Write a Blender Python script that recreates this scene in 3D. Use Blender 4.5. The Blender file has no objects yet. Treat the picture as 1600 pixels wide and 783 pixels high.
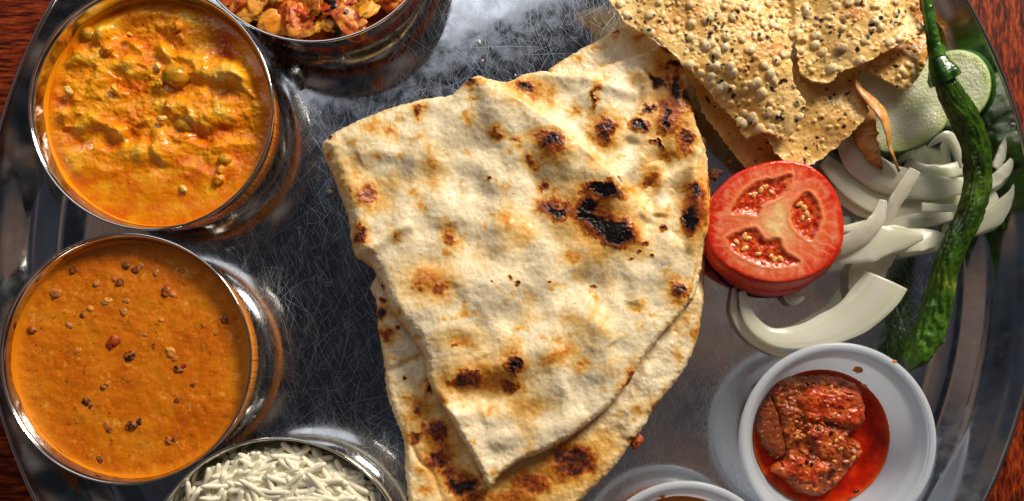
import bpy, math, random
import numpy as np
random.seed(7); np.random.seed(7)
S = 0.025          # cm on the tray plane per photo pixel
H = 31.25          # camera height over the tray, cm
NX, NY = 800.0, 565.0
scene = bpy.context.scene
scene.unit_settings.scale_length = 0.01
C = scene.collection

# ------------------------------------------------------------ camera, world, lamps, exposure
cam = bpy.data.cameras.new('camera'); co = bpy.data.objects.new('camera', cam); C.objects.link(co)
co.location = (0, 0, H); cam.sensor_width = 36; cam.lens = 36*1250/1600
cam.shift_y = (NY-391.5)/1600; cam.clip_start = 0.5; cam.clip_end = 2000
scene.camera = co
world = bpy.data.worlds.new('World'); scene.world = world; world.use_nodes = True
wn = world.node_tree; wl = wn.links; bg = wn.nodes['Background']
tc = wn.nodes.new('ShaderNodeTexCoord'); nz = wn.nodes.new('ShaderNodeTexNoise')
nz.inputs['Scale'].default_value = 2.6; nz.inputs['Detail'].default_value = 3
rp = wn.nodes.new('ShaderNodeValToRGB'); e = rp.color_ramp.elements
e[0].position = .40; e[0].color = (.012,.013,.016,1); e[1].position = .70; e[1].color = (.22,.22,.22,1)
x = e.new(.50); x.color = (.036,.042,.052,1); x = e.new(.58); x.color = (.17,.10,.065,1)
mpw = wn.nodes.new('ShaderNodeMapping'); mpw.inputs['Location'].default_value = (4.7, 0, 0); wl.new(tc.outputs['Generated'], mpw.inputs['Vector']); wl.new(mpw.outputs[0], nz.inputs['Vector']); wl.new(nz.outputs['Fac'], rp.inputs['Fac'])
wl.new(rp.outputs['Color'], bg.inputs['Color']); bg.inputs['Strength'].default_value = 1.1

def area(name, loc, size, power, col, target=(0,3,0), sy=None):
    l = bpy.data.lights.new(name, 'AREA'); l.energy = power; l.color = col
    l.shape = 'RECTANGLE'; l.size = size; l.size_y = sy or size
    o = bpy.data.objects.new(name, l); C.objects.link(o); o.location = loc
    from mathutils import Vector
    o.rotation_euler = (Vector(target)-Vector(loc)).to_track_quat('-Z', 'Y').to_euler()
    return o
area('window_light', (46, 70, 50), 28, 100000, (1.0,.92,.77), sy=28)
area('fill_light', (-26, 74, 84), 64, 18500, (.93,.95,1.0))  # added fill lamp, lifts the food and lays a cool sheen on the steel
vs = scene.view_settings; vs.view_transform = 'Standard'; vs.look = 'None'; vs.exposure = 0.27; vs.gamma = 1

# ------------------------------------------------------------ helpers
def P(px, py, z=0.0):
    k = S*(H-z)/H
    return ((px-NX)*k, -(py-NY)*k)
def Q(x, y, z=0.0):
    k = S*(H-z)/H
    return (x/k+NX, -y/k+NY)
def lin(c):
    c = np.asarray(c, float)/255.0
    return np.where(c <= .04045, c/12.92, ((c+.055)/1.055)**2.4)
def hsh(xi, yi, seed):
    h = (xi.astype(np.int64)*374761393 + yi.astype(np.int64)*668265263 + seed*2147483647) & 0xffffffff
    h = ((h ^ (h >> 13))*1274126177) & 0xffffffff
    h = ((h ^ (h >> 16))*2246822519) & 0xffffffff
    return (h ^ (h >> 15)) & 0xffffffff
def perlin(x, y, seed=0):
    x = np.asarray(x, float); y = np.asarray(y, float)
    xi = np.floor(x); yi = np.floor(y); fx = x-xi; fy = y-yi
    u = fx*fx*fx*(fx*(fx*6-15)+10); v = fy*fy*fy*(fy*(fy*6-15)+10)
    def g(ix, iy, dx, dy):
        a = hsh(ix, iy, seed)/4294967296.0*2*math.pi
        return np.cos(a)*dx+np.sin(a)*dy
    a = g(xi, yi, fx, fy); b = g(xi+1, yi, fx-1, fy); c = g(xi, yi+1, fx, fy-1); d = g(xi+1, yi+1, fx-1, fy-1)
    return ((a*(1-u)+b*u)*(1-v)+(c*(1-u)+d*u)*v)*1.5
def fbm(x, y, sc, oct=4, seed=0, gain=.5):
    s = 0; a = 1; t = 0
    for i in range(oct):
        s = s+a*perlin(np.asarray(x)/sc+17.3*i, np.asarray(y)/sc-9.1*i, seed+i); t += a; a *= gain; sc /= 2.03
    return s/t
def smooth(a, b, x):
    t = np.clip((x-a)/(b-a), 0, 1); return t*t*(3-2*t)
def mixc(c, c2, f):
    f = np.clip(f, 0, 1)[..., None]; return c*(1-f)+np.asarray(c2)*f
def ramp(t, stops):
    t = np.asarray(t); xs = [s[0] for s in stops]; cs = np.array([lin(s[1]) for s in stops])
    return np.stack([np.interp(t, xs, cs[:, k]) for k in range(3)], -1)
def catmull(pts, closed=True, n=6):
    p = np.array(pts, float); m = len(p); out = []
    rng = range(m) if closed else range(m-1)
    for i in rng:
        if closed: a, b, c, d = p[(i-1) % m], p[i], p[(i+1) % m], p[(i+2) % m]
        else: a, b, c, d = p[max(i-1, 0)], p[i], p[i+1], p[min(i+2, m-1)]
        for k in range(n):
            t = k/n
            out.append(.5*((2*b)+(-a+c)*t+(2*a-5*b+4*c-d)*t*t+(-a+3*b-3*c+d)*t**3))
    if not closed: out.append(p[-1])
    return np.array(out)
def sdf_poly(X, Y, poly):
    """positive inside"""
    p = np.asarray(poly, float); q = np.roll(p, -1, 0)
    d2 = np.full(X.shape, 1e18); ins = np.zeros(X.shape, bool)
    for (x0, y0), (x1, y1) in zip(p, q):
        ex, ey = x1-x0, y1-y0; L = ex*ex+ey*ey+1e-12
        t = np.clip(((X-x0)*ex+(Y-y0)*ey)/L, 0, 1)
        d2 = np.minimum(d2, (X-x0-t*ex)**2+(Y-y0-t*ey)**2)
        if y0 != y1:
            c = ((y0 > Y) != (y1 > Y)) & (X < (x1-x0)*(Y-y0)/(y1-y0)+x0); ins ^= c
    d = np.sqrt(d2); return np.where(ins, d, -d)
def dist_line(X, Y, pts):
    """signed distance (left of travel in the photo plane is negative) and position 0..1 along the line"""
    pts = catmull(pts, False, 4); best = np.full(X.shape, 1e18); sg = np.zeros(X.shape); tt = np.zeros(X.shape)
    n = len(pts)-1
    for i in range(n):
        (x0, y0), (x1, y1) = pts[i], pts[i+1]; ex, ey = x1-x0, y1-y0; L = ex*ex+ey*ey+1e-12
        t = np.clip(((X-x0)*ex+(Y-y0)*ey)/L, 0, 1); dx = X-x0-t*ex; dy = Y-y0-t*ey; d = dx*dx+dy*dy
        m = d < best; best = np.where(m, d, best); sg = np.where(m, np.sign(ex*dy-ey*dx), sg); tt = np.where(m, (i+t)/n, tt)
    return np.sqrt(best)*sg, tt
def mesh_np(name, V, F4, F3=None, col=None, smooth_=True):
    me = bpy.data.meshes.new(name)
    V = np.asarray(V, np.float32); me.vertices.add(len(V)); me.vertices.foreach_set('co', V.ravel())
    F4 = np.asarray(F4, np.int32).reshape(-1, 4); n4 = len(F4)
    F3 = np.zeros((0, 3), np.int32) if F3 is None else np.asarray(F3, np.int32).reshape(-1, 3)
    li = np.concatenate([F4.ravel(), F3.ravel()]); me.loops.add(len(li)); me.loops.foreach_set('vertex_index', li)
    me.polygons.add(n4+len(F3))
    ls = np.concatenate([np.arange(n4)*4, n4*4+np.arange(len(F3))*3]).astype(np.int32)
    me.polygons.foreach_set('loop_start', ls)
    me.polygons.foreach_set('use_smooth', np.full(n4+len(F3), smooth_))
    me.update(calc_edges=True); me.validate()
    if col is not None and len(me.vertices) == len(V):
        a = me.color_attributes.new('Col', 'FLOAT_COLOR', 'POINT')
        c4 = np.ones((len(V), 4), np.float32); c4[:, :3] = np.clip(col, 0, 1); a.data.foreach_set('color', c4.ravel())
    return me
def link(name, me, m=None, parent=None, **kw):
    o = bpy.data.objects.new(name, me); C.objects.link(o)
    if m is not None and len(me.materials) == 0: me.materials.append(m)
    if parent is not None:
        o.parent = parent; o.location = -parent.location
    for k, v in kw.items(): o[k] = v
    return o
def thing(name, label, cat, loc=(0, 0, 0), group=None):
    o = bpy.data.objects.new(name, None); C.objects.link(o); o.location = loc; o.empty_display_size = .5
    o['label'] = label; o['category'] = cat
    if group: o['group'] = group
    return o
def sheet(name, poly, z0, top, bot, color, step=1.5, m=None, parent=None, edge=(0, 8), curve=True, **kw):
    poly = catmull(poly) if curve else np.asarray(poly, float)
    x0, y0 = poly.min(0)-3*step; x1, y1 = poly.max(0)+3*step
    X, Y = np.meshgrid(np.arange(x0, x1, step), np.arange(y0, y1, step))
    d = sdf_poly(X, Y, poly)
    if edge[0]: d = d+edge[0]*fbm(X, Y, edge[1], 3, 91)
    gy, gx = np.gradient(d, step); g = np.sqrt(gx*gx+gy*gy)+1e-6
    msk = d > -.75*step
    neg = d < 0
    X = np.where(neg, X-d*gx/g/np.maximum(g, .5), X); Y = np.where(neg, Y-d*gy/g/np.maximum(g, .5), Y); d = np.maximum(d, 0)
    f = msk[:-1, :-1] & msk[1:, :-1] & msk[:-1, 1:] & msk[1:, 1:]
    n = np.zeros(msk.shape, bool)
    n[:-1, :-1] |= f; n[1:, :-1] |= f; n[:-1, 1:] |= f; n[1:, 1:] |= f
    idx = -np.ones(msk.shape, int); idx[n] = np.arange(n.sum()); N = n.sum()
    a = idx[:-1, :-1][f]; b = idx[1:, :-1][f]; c = idx[1:, 1:][f]; e = idx[:-1, 1:][f]
    F = np.stack([a, b, c, e], -1)
    Xv, Yv, dv = X[n], Y[n], d[n]
    zt = top(Xv, Yv, dv); zb = bot(Xv, Yv, dv, zt)
    k = S*(H-z0)/H; wx = (Xv-NX)*k; wy = -(Yv-NY)*k
    V = np.concatenate([np.stack([wx, wy, zt], -1), np.stack([wx, wy, zb], -1)])
    Eg = np.concatenate([F[:, [0, 1]], F[:, [1, 2]], F[:, [2, 3]], F[:, [3, 0]]])
    key = Eg[:, 0].astype(np.int64)*(N+1)+Eg[:, 1]; rev = Eg[:, 1].astype(np.int64)*(N+1)+Eg[:, 0]
    bd = Eg[~np.isin(key, rev)]
    side = np.stack([bd[:, 1], bd[:, 0], bd[:, 0]+N, bd[:, 1]+N], -1)
    FF = np.concatenate([F, F[:, ::-1]+N, side])
    col = color(Xv, Yv, dv, zt); col = np.concatenate([col, col])
    me = mesh_np(name, V, FF, None, col)
    return link(name, me, m, parent, **kw)
def lathe(name, prof, m, parent=None, loc=(0, 0), n=160, close=True, wob=0, **kw):
    prof = np.array(prof, float); k = len(prof)
    th = np.linspace(0, 2*math.pi, n, endpoint=False)
    R = prof[:, 0][:, None]*(1+wob*np.sin(2*th+1)[None]); Z = np.repeat(prof[:, 1][:, None], n, 1)
    V = np.stack([R*np.cos(th)+loc[0], R*np.sin(th)+loc[1], Z], -1).reshape(-1, 3)
    F = []
    for i in range(k-1):
        for j in range(n):
            j2 = (j+1) % n; F.append((i*n+j, i*n+j2, (i+1)*n+j2, (i+1)*n+j))
    return link(name, mesh_np(name, V, F), m, parent, **kw)
def loft_mesh(name, path, hw, ht, ns=40, nr=14, power=2.0, wr=None, roll=None, color=None, bend=0.0):
    """closed tube along path (n,3); hw half width across, ht half height; wr(u,ang)->radius factor; bend cups the section"""
    path = np.array(path, float); hw = np.array(hw, float); ht = np.array(ht, float)
    full = catmull(np.column_stack([path, hw, ht]), False, 10)
    L = np.concatenate([[0], np.cumsum(np.linalg.norm(np.diff(full[:, :3], axis=0), axis=1))]); u = L/L[-1]
    tt = np.linspace(0, 1, ns); R = np.stack([np.interp(tt, u, full[:, i]) for i in range(5)], -1)
    p = R[:, :3]; w = np.maximum(R[:, 3], 1e-3); h = np.maximum(R[:, 4], 1e-3)
    T = np.gradient(p, axis=0); T /= np.linalg.norm(T, axis=1)[:, None]+1e-9
    up = np.array([0, 0, 1.0]); A = np.cross(T, up); A /= np.linalg.norm(A, axis=1)[:, None]+1e-9; B = np.cross(A, T)
    if roll is not None:
        r = np.interp(tt, np.linspace(0, 1, len(roll)), roll)[:, None]; A, B = A*np.cos(r)+B*np.sin(r), B*np.cos(r)-A*np.sin(r)
    an = np.linspace(0, 2*math.pi, nr, endpoint=False); ca, sa = np.cos(an), np.sin(an)
    cx = np.sign(ca)*np.abs(ca)**(2/power); sy = np.sign(sa)*np.abs(sa)**(2/power)
    f = np.ones((ns, nr)) if wr is None else wr(tt[:, None], an[None])
    V = p[:, None]+A[:, None]*(w[:, None]*cx*f)[..., None]+B[:, None]*(h[:, None]*sy*f-bend*w[:, None]*(cx*cx))[..., None]
    V = V.reshape(-1, 3); i, j = np.meshgrid(np.arange(ns-1), np.arange(nr), indexing='ij'); j2 = (j+1) % nr
    F = np.stack([i*nr+j, i*nr+j2, (i+1)*nr+j2, (i+1)*nr+j], -1).reshape(-1, 4)[:, ::-1]
    V = np.concatenate([V, p[:1], p[-1:]]); a = ns*nr; jj = np.arange(nr); jn = (jj+1) % nr
    F3 = np.concatenate([np.stack([np.full(nr, a), jj, jn], -1)[:, ::1], np.stack([np.full(nr, a+1), (ns-1)*nr+jn, (ns-1)*nr+jj], -1)])
    col = None
    if color is not None:
        U = np.repeat(tt, nr); AN = np.tile(an, ns); col = color(U, AN); col = np.concatenate([col, col[:1], col[-1:]])
    return mesh_np(name, V, F, F3, col)
def path3(pts): return [(*P(x, y, z), z) for x, y, z in pts]
def wobble_ball(name, r, seed, amp=.25, sc=(1, 1, 1), ns=14, nr=18, fr=1.6, col=None):
    th = np.linspace(0, math.pi, ns)[1:-1]; ph = np.linspace(0, 2*math.pi, nr, endpoint=False)
    T, Ph = np.meshgrid(th, ph, indexing='ij')
    d = np.stack([np.sin(T)*np.cos(Ph), np.sin(T)*np.sin(Ph), np.cos(T)], -1).reshape(-1, 3)
    d = np.concatenate([d, [[0, 0, 1], [0, 0, -1]]])
    f = 1+amp*(perlin(d[:, 0]*fr+seed*3.1, d[:, 1]*fr+d[:, 2]*fr*.7, seed)+perlin(d[:, 2]*fr*1.3+5, d[:, 0]*fr-d[:, 1]*fr, seed+5)
               +.5*perlin(d[:, 0]*fr*2.7+9, d[:, 1]*fr*2.7+d[:, 2]*2, seed+9))
    V = d*f[:, None]*r*np.array(sc); m = len(th)
    i, j = np.meshgrid(np.arange(m-1), np.arange(nr), indexing='ij'); j2 = (j+1) % nr
    F = np.stack([i*nr+j, (i+1)*nr+j, (i+1)*nr+j2, i*nr+j2], -1).reshape(-1, 4)
    jj = np.arange(nr); jn = (jj+1) % nr; a = m*nr
    F3 = np.concatenate([np.stack([np.full(nr, a), jj, jn], -1), np.stack([np.full(nr, a+1), (m-1)*nr+jn, (m-1)*nr+jj], -1)])
    c = None
    if col is not None: c = col(V, f)
    return mesh_np(name, V, F, F3, c)
def mat(name, col=None, rough=.5, metal=0, sss=0, sssr=(1, .4, .2), sssc=.15, bump=None, coat=0, spec=.5, var=None, trans=0, ior=1.45, rvar=None, bump2=None):
    m = bpy.data.materials.new(name); m.use_nodes = True; nt = m.node_tree; b = nt.nodes['Principled BSDF']
    b.inputs['Roughness'].default_value = rough; b.inputs['Metallic'].default_value = metal
    b.inputs['Specular IOR Level'].default_value = spec; b.inputs['Coat Weight'].default_value = coat; b.inputs['Coat Roughness'].default_value = .08
    b.inputs['Transmission Weight'].default_value = trans; b.inputs['IOR'].default_value = ior
    if sss:
        b.inputs['Subsurface Weight'].default_value = sss; b.inputs['Subsurface Radius'].default_value = sssr; b.inputs['Subsurface Scale'].default_value = sssc
    tcn = nt.nodes.new('ShaderNodeTexCoord')
    if col is None:
        a = nt.nodes.new('ShaderNodeAttribute'); a.attribute_name = 'Col'; src = a.outputs['Color']
    else:
        a = nt.nodes.new('ShaderNodeRGB'); a.outputs[0].default_value = (*lin(col), 1); src = a.outputs[0]
    if var:
        sc, lo, hi = var
        n = nt.nodes.new('ShaderNodeTexNoise'); n.inputs['Scale'].default_value = sc; n.inputs['Detail'].default_value = 4
        nt.links.new(tcn.outputs['Object'], n.inputs['Vector'])
        mr = nt.nodes.new('ShaderNodeMapRange'); mr.inputs['From Min'].default_value = .3; mr.inputs['From Max'].default_value = .7
        mr.inputs['To Min'].default_value = lo; mr.inputs['To Max'].default_value = hi
        nt.links.new(n.outputs['Fac'], mr.inputs['Value'])
        vm = nt.nodes.new('ShaderNodeVectorMath'); vm.operation = 'SCALE'
        nt.links.new(src, vm.inputs[0]); nt.links.new(mr.outputs[0], vm.inputs['Scale']); src = vm.outputs[0]
    nt.links.new(src, b.inputs['Base Color'])
    if rvar:
        sc, lo, hi = rvar
        n = nt.nodes.new('ShaderNodeTexNoise'); n.inputs['Scale'].default_value = sc; n.inputs['Detail'].default_value = 3
        nt.links.new(tcn.outputs['Object'], n.inputs['Vector'])
        mr = nt.nodes.new('ShaderNodeMapRange'); mr.inputs['From Min'].default_value = .35; mr.inputs['From Max'].default_value = .65
        mr.inputs['To Min'].default_value = lo; mr.inputs['To Max'].default_value = hi
        nt.links.new(n.outputs['Fac'], mr.inputs['Value']); nt.links.new(mr.outputs[0], b.inputs['Roughness'])
    prev = None
    for bp in (bump, bump2):
        if bp:
            sc, st, dist = bp
            n = nt.nodes.new('ShaderNodeTexNoise'); n.inputs['Scale'].default_value = sc; n.inputs['Detail'].default_value = 5; n.inputs['Roughness'].default_value = .6
            nt.links.new(tcn.outputs['Object'], n.inputs['Vector'])
            bn = nt.nodes.new('ShaderNodeBump'); bn.inputs['Strength'].default_value = st; bn.inputs['Distance'].default_value = dist
            nt.links.new(n.outputs['Fac'], bn.inputs['Height'])
            if prev: nt.links.new(prev, bn.inputs['Normal'])
            prev = bn.outputs[0]
    if prev: nt.links.new(prev, b.inputs['Normal'])
    return m

# ------------------------------------------------------------ materials
M = {}
def wood_material():
    m = bpy.data.materials.new('red_brown_wood'); m.use_nodes = True; nt = m.node_tree; b = nt.nodes['Principled BSDF']; L = nt.links
    tcn = nt.nodes.new('ShaderNodeTexCoord')
    def noise(scale, sx, sy, det=6):
        mp = nt.nodes.new('ShaderNodeMapping'); mp.inputs['Scale'].default_value = (sx, sy, 1)
        n = nt.nodes.new('ShaderNodeTexNoise'); n.inputs['Scale'].default_value = scale; n.inputs['Detail'].default_value = det; n.inputs['Roughness'].default_value = .65
        L.new(tcn.outputs['Object'], mp.inputs['Vector']); L.new(mp.outputs[0], n.inputs['Vector']); return n.outputs['Fac']
    a = noise(2.4, .5, 3.6, 9); c = noise(2.4, 3.4, .7, 5)
    sep = nt.nodes.new('ShaderNodeSeparateXYZ'); L.new(tcn.outputs['Object'], sep.inputs[0])
    gt = nt.nodes.new('ShaderNodeMath'); gt.operation = 'GREATER_THAN'; gt.inputs[1].default_value = 0; L.new(sep.outputs['X'], gt.inputs[0])
    mx = nt.nodes.new('ShaderNodeMix'); L.new(gt.outputs[0], mx.inputs[0]); L.new(a, mx.inputs[2]); L.new(c, mx.inputs[3])
    r = nt.nodes.new('ShaderNodeValToRGB'); e = r.color_ramp.elements
    e[0].position = .36; e[0].color = (*lin((30, 9, 3)), 1); e[1].position = .66; e[1].color = (*lin((160, 70, 24)), 1)
    x = e.new(.45); x.color = (*lin((82, 25, 9)), 1); x = e.new(.55); x.color = (*lin((128, 46, 17)), 1)
    L.new(mx.outputs[0], r.inputs['Fac']); L.new(r.outputs['Color'], b.inputs['Base Color'])
    b.inputs['Roughness'].default_value = .5; b.inputs['Specular IOR Level'].default_value = .12
    bn = nt.nodes.new('ShaderNodeBump'); bn.inputs['Strength'].default_value = .5; bn.inputs['Distance'].default_value = .05
    L.new(mx.outputs[0], bn.inputs['Height']); L.new(bn.outputs[0], b.inputs['Normal'])
    return m
def steel(name, base, rough, scratch=.0, aniso_scale=1.0, seed=0.0):
    m = bpy.data.materials.new(name); m.use_nodes = True; nt = m.node_tree; b = nt.nodes['Principled BSDF']; L = nt.links
    b.inputs['Base Color'].default_value = (*base, 1); b.inputs['Metallic'].default_value = 1
    tcn = nt.nodes.new('ShaderNodeTexCoord'); n = nt.nodes.new('ShaderNodeTexNoise'); n.inputs['Scale'].default_value = 1.3*aniso_scale+seed*.1; n.inputs['Detail'].default_value = 8; n.inputs['Roughness'].default_value = .7
    L.new(tcn.outputs['Object'], n.inputs['Vector'])
    mr = nt.nodes.new('ShaderNodeMapRange'); mr.inputs['From Min'].default_value = .4; mr.inputs['From Max'].default_value = .7
    mr.inputs['To Min'].default_value = rough; mr.inputs['To Max'].default_value = rough+scratch
    L.new(n.outputs['Fac'], mr.inputs['Value']); L.new(mr.outputs[0], b.inputs['Roughness'])
    bn = nt.nodes.new('ShaderNodeBump'); bn.inputs['Strength'].default_value = .12; bn.inputs['Distance'].default_value = .05
    n2 = nt.nodes.new('ShaderNodeTexNoise'); n2.inputs['Scale'].default_value = .7; n2.inputs['Detail'].default_value = 2; L.new(tcn.outputs['Object'], n2.inputs['Vector'])
    L.new(n2.outputs['Fac'], bn.inputs['Height']); L.new(bn.outputs[0], b.inputs['Normal'])
    return m
M['wood'] = wood_material()
M['tray'] = steel('scratched_steel', (.50, .52, .55), .07, .14)
M['scratch'] = mat('scratch_metal', (205, 211, 222), rough=.33, metal=1)
M['bowl'] = steel('polished_steel', (.62, .61, .59), .07, .10, seed=1.3)
M['naan'] = mat('baked_naan', None, rough=.5, sss=.10, sssr=(1, .6, .3), sssc=.10, bump=(6, .2, .04), bump2=(22, .28, .02), spec=.5, var=(9, .92, 1.07), rvar=(5, .28, .6))
M['papad'] = mat('roasted_papad', None, rough=.34, sss=.12, sssr=(1, .6, .25), sssc=.08, bump=(22, .4, .02), spec=.5, var=(20, .9, 1.08))
M['curry'] = mat('glossy_curry', None, rough=.28, sss=.08, sssr=(1, .5, .1), sssc=.1, bump=(7, .28, .05), bump2=(22, .2, .02), spec=.5, rvar=(8, .1, .32))
M['dal'] = mat('dal_sauce', None, rough=.18, sss=.05, sssr=(1, .5, .1), sssc=.1, bump=(6, .10, .02), spec=.5, rvar=(10, .2, .45))
M['bit'] = mat('lentil_skin', None, rough=.35, bump=(18, .4, .03), var=(12, .7, 1.2))
M['veg'] = mat('cooked_vegetable', None, rough=.3, sss=.25, sssr=(1, .4, .15), sssc=.2, bump=(12, .4, .04), var=(8, .75, 1.2), rvar=(9, .15, .45))
M['rice'] = mat('steamed_rice', (246, 238, 214), rough=.38, sss=.35, sssr=(1, .85, .6), sssc=.1, bump=(20, .15, .02), var=(5, .92, 1.04))
M['tomato'] = mat('wet_tomato', None, rough=.2, sss=.2, sssr=(1, .3, .15), sssc=.2, bump=(11, .3, .035), rvar=(7, .06, .35), spec=.6)
M['seed'] = mat('tomato_seed', (236, 168, 92), rough=.12, sss=.3, sssr=(1, .5, .2), sssc=.1)
M['onion'] = mat('raw_onion', None, rough=.22, bump=(5, .15, .03))
def translucent(m, fac, glass=0.0):
    nt = m.node_tree; pb = nt.nodes['Principled BSDF']; tl = nt.nodes.new('ShaderNodeBsdfTranslucent')
    src = pb.inputs['Base Color'].links[0].from_socket; nt.links.new(src, tl.inputs['Color'])
    ms = nt.nodes.new('ShaderNodeMixShader'); ms.inputs['Fac'].default_value = fac; nt.links.new(pb.outputs[0], ms.inputs[1]); nt.links.new(tl.outputs[0], ms.inputs[2]); out = ms.outputs[0]
    if glass:
        tr = nt.nodes.new('ShaderNodeBsdfTransparent'); nt.links.new(src, tr.inputs['Color']); m2 = nt.nodes.new('ShaderNodeMixShader'); m2.inputs['Fac'].default_value = glass
        nt.links.new(out, m2.inputs[1]); nt.links.new(tr.outputs[0], m2.inputs[2]); out = m2.outputs[0]
    nt.links.new(out, nt.nodes['Material Output'].inputs['Surface'])
translucent(M['onion'], .38, .2)
M['cuc'] = mat('cucumber_flesh', None, rough=.22, sss=.3, sssr=(1, 1, .7), sssc=.2, bump=(9, .8, .07), rvar=(9, .08, .3))
M['chili'] = mat('green_chili_skin', None, rough=.17, bump=(4.5, .38, .07), spec=.6, var=(4, .7, 1.2))
M['plastic'] = mat('white_plastic', (234, 238, 246), rough=.26, sss=.15, sssr=(1, 1, 1), sssc=.2)
M['pickle'] = mat('pickle_flesh', None, rough=.25, sss=.15, sssr=(1, .3, .1), sssc=.12, bump=(6, .4, .06), bump2=(20, .3, .025), var=(6, .65, 1.3), rvar=(9, .06, .3))
nt = M['plastic'].node_tree; pb = nt.nodes['Principled BSDF']; tl = nt.nodes.new('ShaderNodeBsdfTranslucent'); tl.inputs['Color'].default_value = (.8, .84, .9, 1)
ms = nt.nodes.new('ShaderNodeMixShader'); ms.inputs['Fac'].default_value = .6; nt.links.new(pb.outputs[0], ms.inputs[1]); nt.links.new(tl.outputs[0], ms.inputs[2]); nt.links.new(ms.outputs[0], nt.nodes['Material Output'].inputs['Surface'])
M['oil'] = mat('red_chili_oil', None, rough=.06, bump=(2.5, .3, .06))
M['sauce'] = mat('orange_chutney', (222, 120, 40), rough=.2)

# ------------------------------------------------------------ table and tray
def table():
    n = 40; V = []; F = []
    me = bpy.data.meshes.new('table')
    w, h, t = 60, 45, 2.5; z = -.25
    V = [(-w, -h, z-t), (w, -h, z-t), (w, h, z-t), (-w, h, z-t), (-w, -h, z), (w, -h, z), (w, h, z), (-w, h, z)]
    F = [(3, 2, 1, 0), (4, 5, 6, 7), (0, 1, 5, 4), (1, 2, 6, 5), (2, 3, 7, 6), (3, 0, 4, 7)]
    me.from_pydata(V, [], F)
    link('table', me, M['wood'], kind='structure')
table()
TR = 826*S*(H-1.8)/H
tcx, tcy = P(797, 418, 1.8)
def tray():
    t = thing('steel_tray', 'large round scratched stainless steel platter holding the whole meal', 'tray', (tcx, tcy, 0))
    prof = [(.001, 0), (8, 0), (16.6, 0), (16.9, .015), (17.15, .08), (17.4, .10), (17.7, .22), (17.95, .42), (18.2, .52), (18.5, .74), (18.7, 1.0), (18.95, 1.16), (TR-.22, 1.55), (TR-.06, 1.72), (TR-.02, 1.78)]
    out = [(TR+.12, 1.70), (TR-.05, 1.45), (18.8, .85), (18.3, .35), (17.8, -.02), (17.2, -.17), (16.6, -.2), (.001, -.2)]
    lathe('tray_dish', prof+[(TR+.02, 1.74)]+out, M['tray'], t, (tcx, tcy), n=256)
    ring = [(TR+.02+.085*math.cos(a), 1.76+.075*math.sin(a)) for a in np.linspace(0, 2*math.pi, 11)]
    lathe('rolled_edge', ring, M['bowl'], t, (tcx, tcy), n=256)
    rnd = np.random.RandomState(3)
    V = []; F = []
    for i in range(24000):
        r = 17.0*math.sqrt(rnd.rand()); a = rnd.rand()*2*math.pi
        x = tcx+r*math.cos(a); y = tcy+r*math.sin(a)
        k = rnd.rand()
        if k < .45: ang = math.radians(rnd.normal(115, 16))
        elif k < .7: ang = math.radians(rnd.normal(60, 14))
        else: ang = rnd.rand()*math.pi
        L = min(4.5, .15+rnd.exponential(.7)); w = .0016+.0052*rnd.rand()**4; cv = rnd.normal(0, .06)
        n = 4; b0 = len(V); aa = ang
        px, py = x-L/2*math.cos(ang), y-L/2*math.sin(ang)
        for s in range(n+1):
            ww = w*math.sin(math.pi*(s+.35)/(n+.7))
            nx_, ny_ = -math.sin(aa)*ww, math.cos(aa)*ww; zz = .004+.0006*(i % 7)
            V += [(px+nx_, py+ny_, zz), (px-nx_, py-ny_, zz)]
            px += L/n*math.cos(aa); py += L/n*math.sin(aa); aa += cv
        if max(math.hypot(v[0]-tcx, v[1]-tcy) for v in V[b0:]) > 16.7: del V[b0:]; continue
        F += [(b0+2*s, b0+2*s+1, b0+2*s+3, b0+2*s+2) for s in range(n)]
    link('scratches', mesh_np('scratches', V, F), M['scratch'], t, kind='stuff')
tray()

# ------------------------------------------------------------ steel bowls
BH = 2.85
BOWL = [(.001, .0), (2.9, 0), (3.3, .03), (3.62, .16), (3.88, .42), (4.04, .78), (4.13, 1.2), (4.2, 1.7), (4.29, 2.25), (4.40, 2.62), (4.455, 2.80)]
BIN = [(4.43, 2.80), (4.36, 2.60), (4.25, 2.25), (4.16, 1.7), (4.09, 1.2), (4.0, .8), (3.84, .47), (3.58, .22), (3.28, .09), (2.9, .06), (.001, .06)]
bowl_me = None
def bowl(px, py, rpx, label):
    global bowl_me
    rr = rpx*S*(H-BH)/H; s = rr/4.5; x, y = P(px, py, BH)
    t = thing('steel_bowl', label, 'bowl', (x, y, .012), 'steel bowls standing round the tray')
    if bowl_me is None:
        b = lathe('bowl_body', BOWL+BIN, M['bowl'], None, (0, 0), n=200)
        ring = [(4.45+.05*math.cos(a), 2.81+.05*math.sin(a)) for a in np.linspace(0, 2*math.pi, 11)]
        r = lathe('bowl_rim', ring, M['bowl'], None, (0, 0), n=200); bowl_me = (b, r)
    else:
        b, r = bowl_me[0].copy(), bowl_me[1].copy(); C.objects.link(b); C.objects.link(r)
    b.parent = t; r.parent = t; t.scale = (s, s, 1)
    return x, y, s
def inner_r(z): 
    zs = [.06, .22, .47, .8, 1.2, 1.7, 2.25, 2.6, 2.8]; rs = [2.9, 3.58, 3.84, 4.0, 4.09, 4.16, 4.25, 4.36, 4.43]
    return float(np.interp(z, zs, rs))
def disc_poly(x, y, r, z, n=72):
    return [Q(x+r*math.cos(a), y+r*math.sin(a), z) for a in np.linspace(0, 2*math.pi, n, endpoint=False)]

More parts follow.
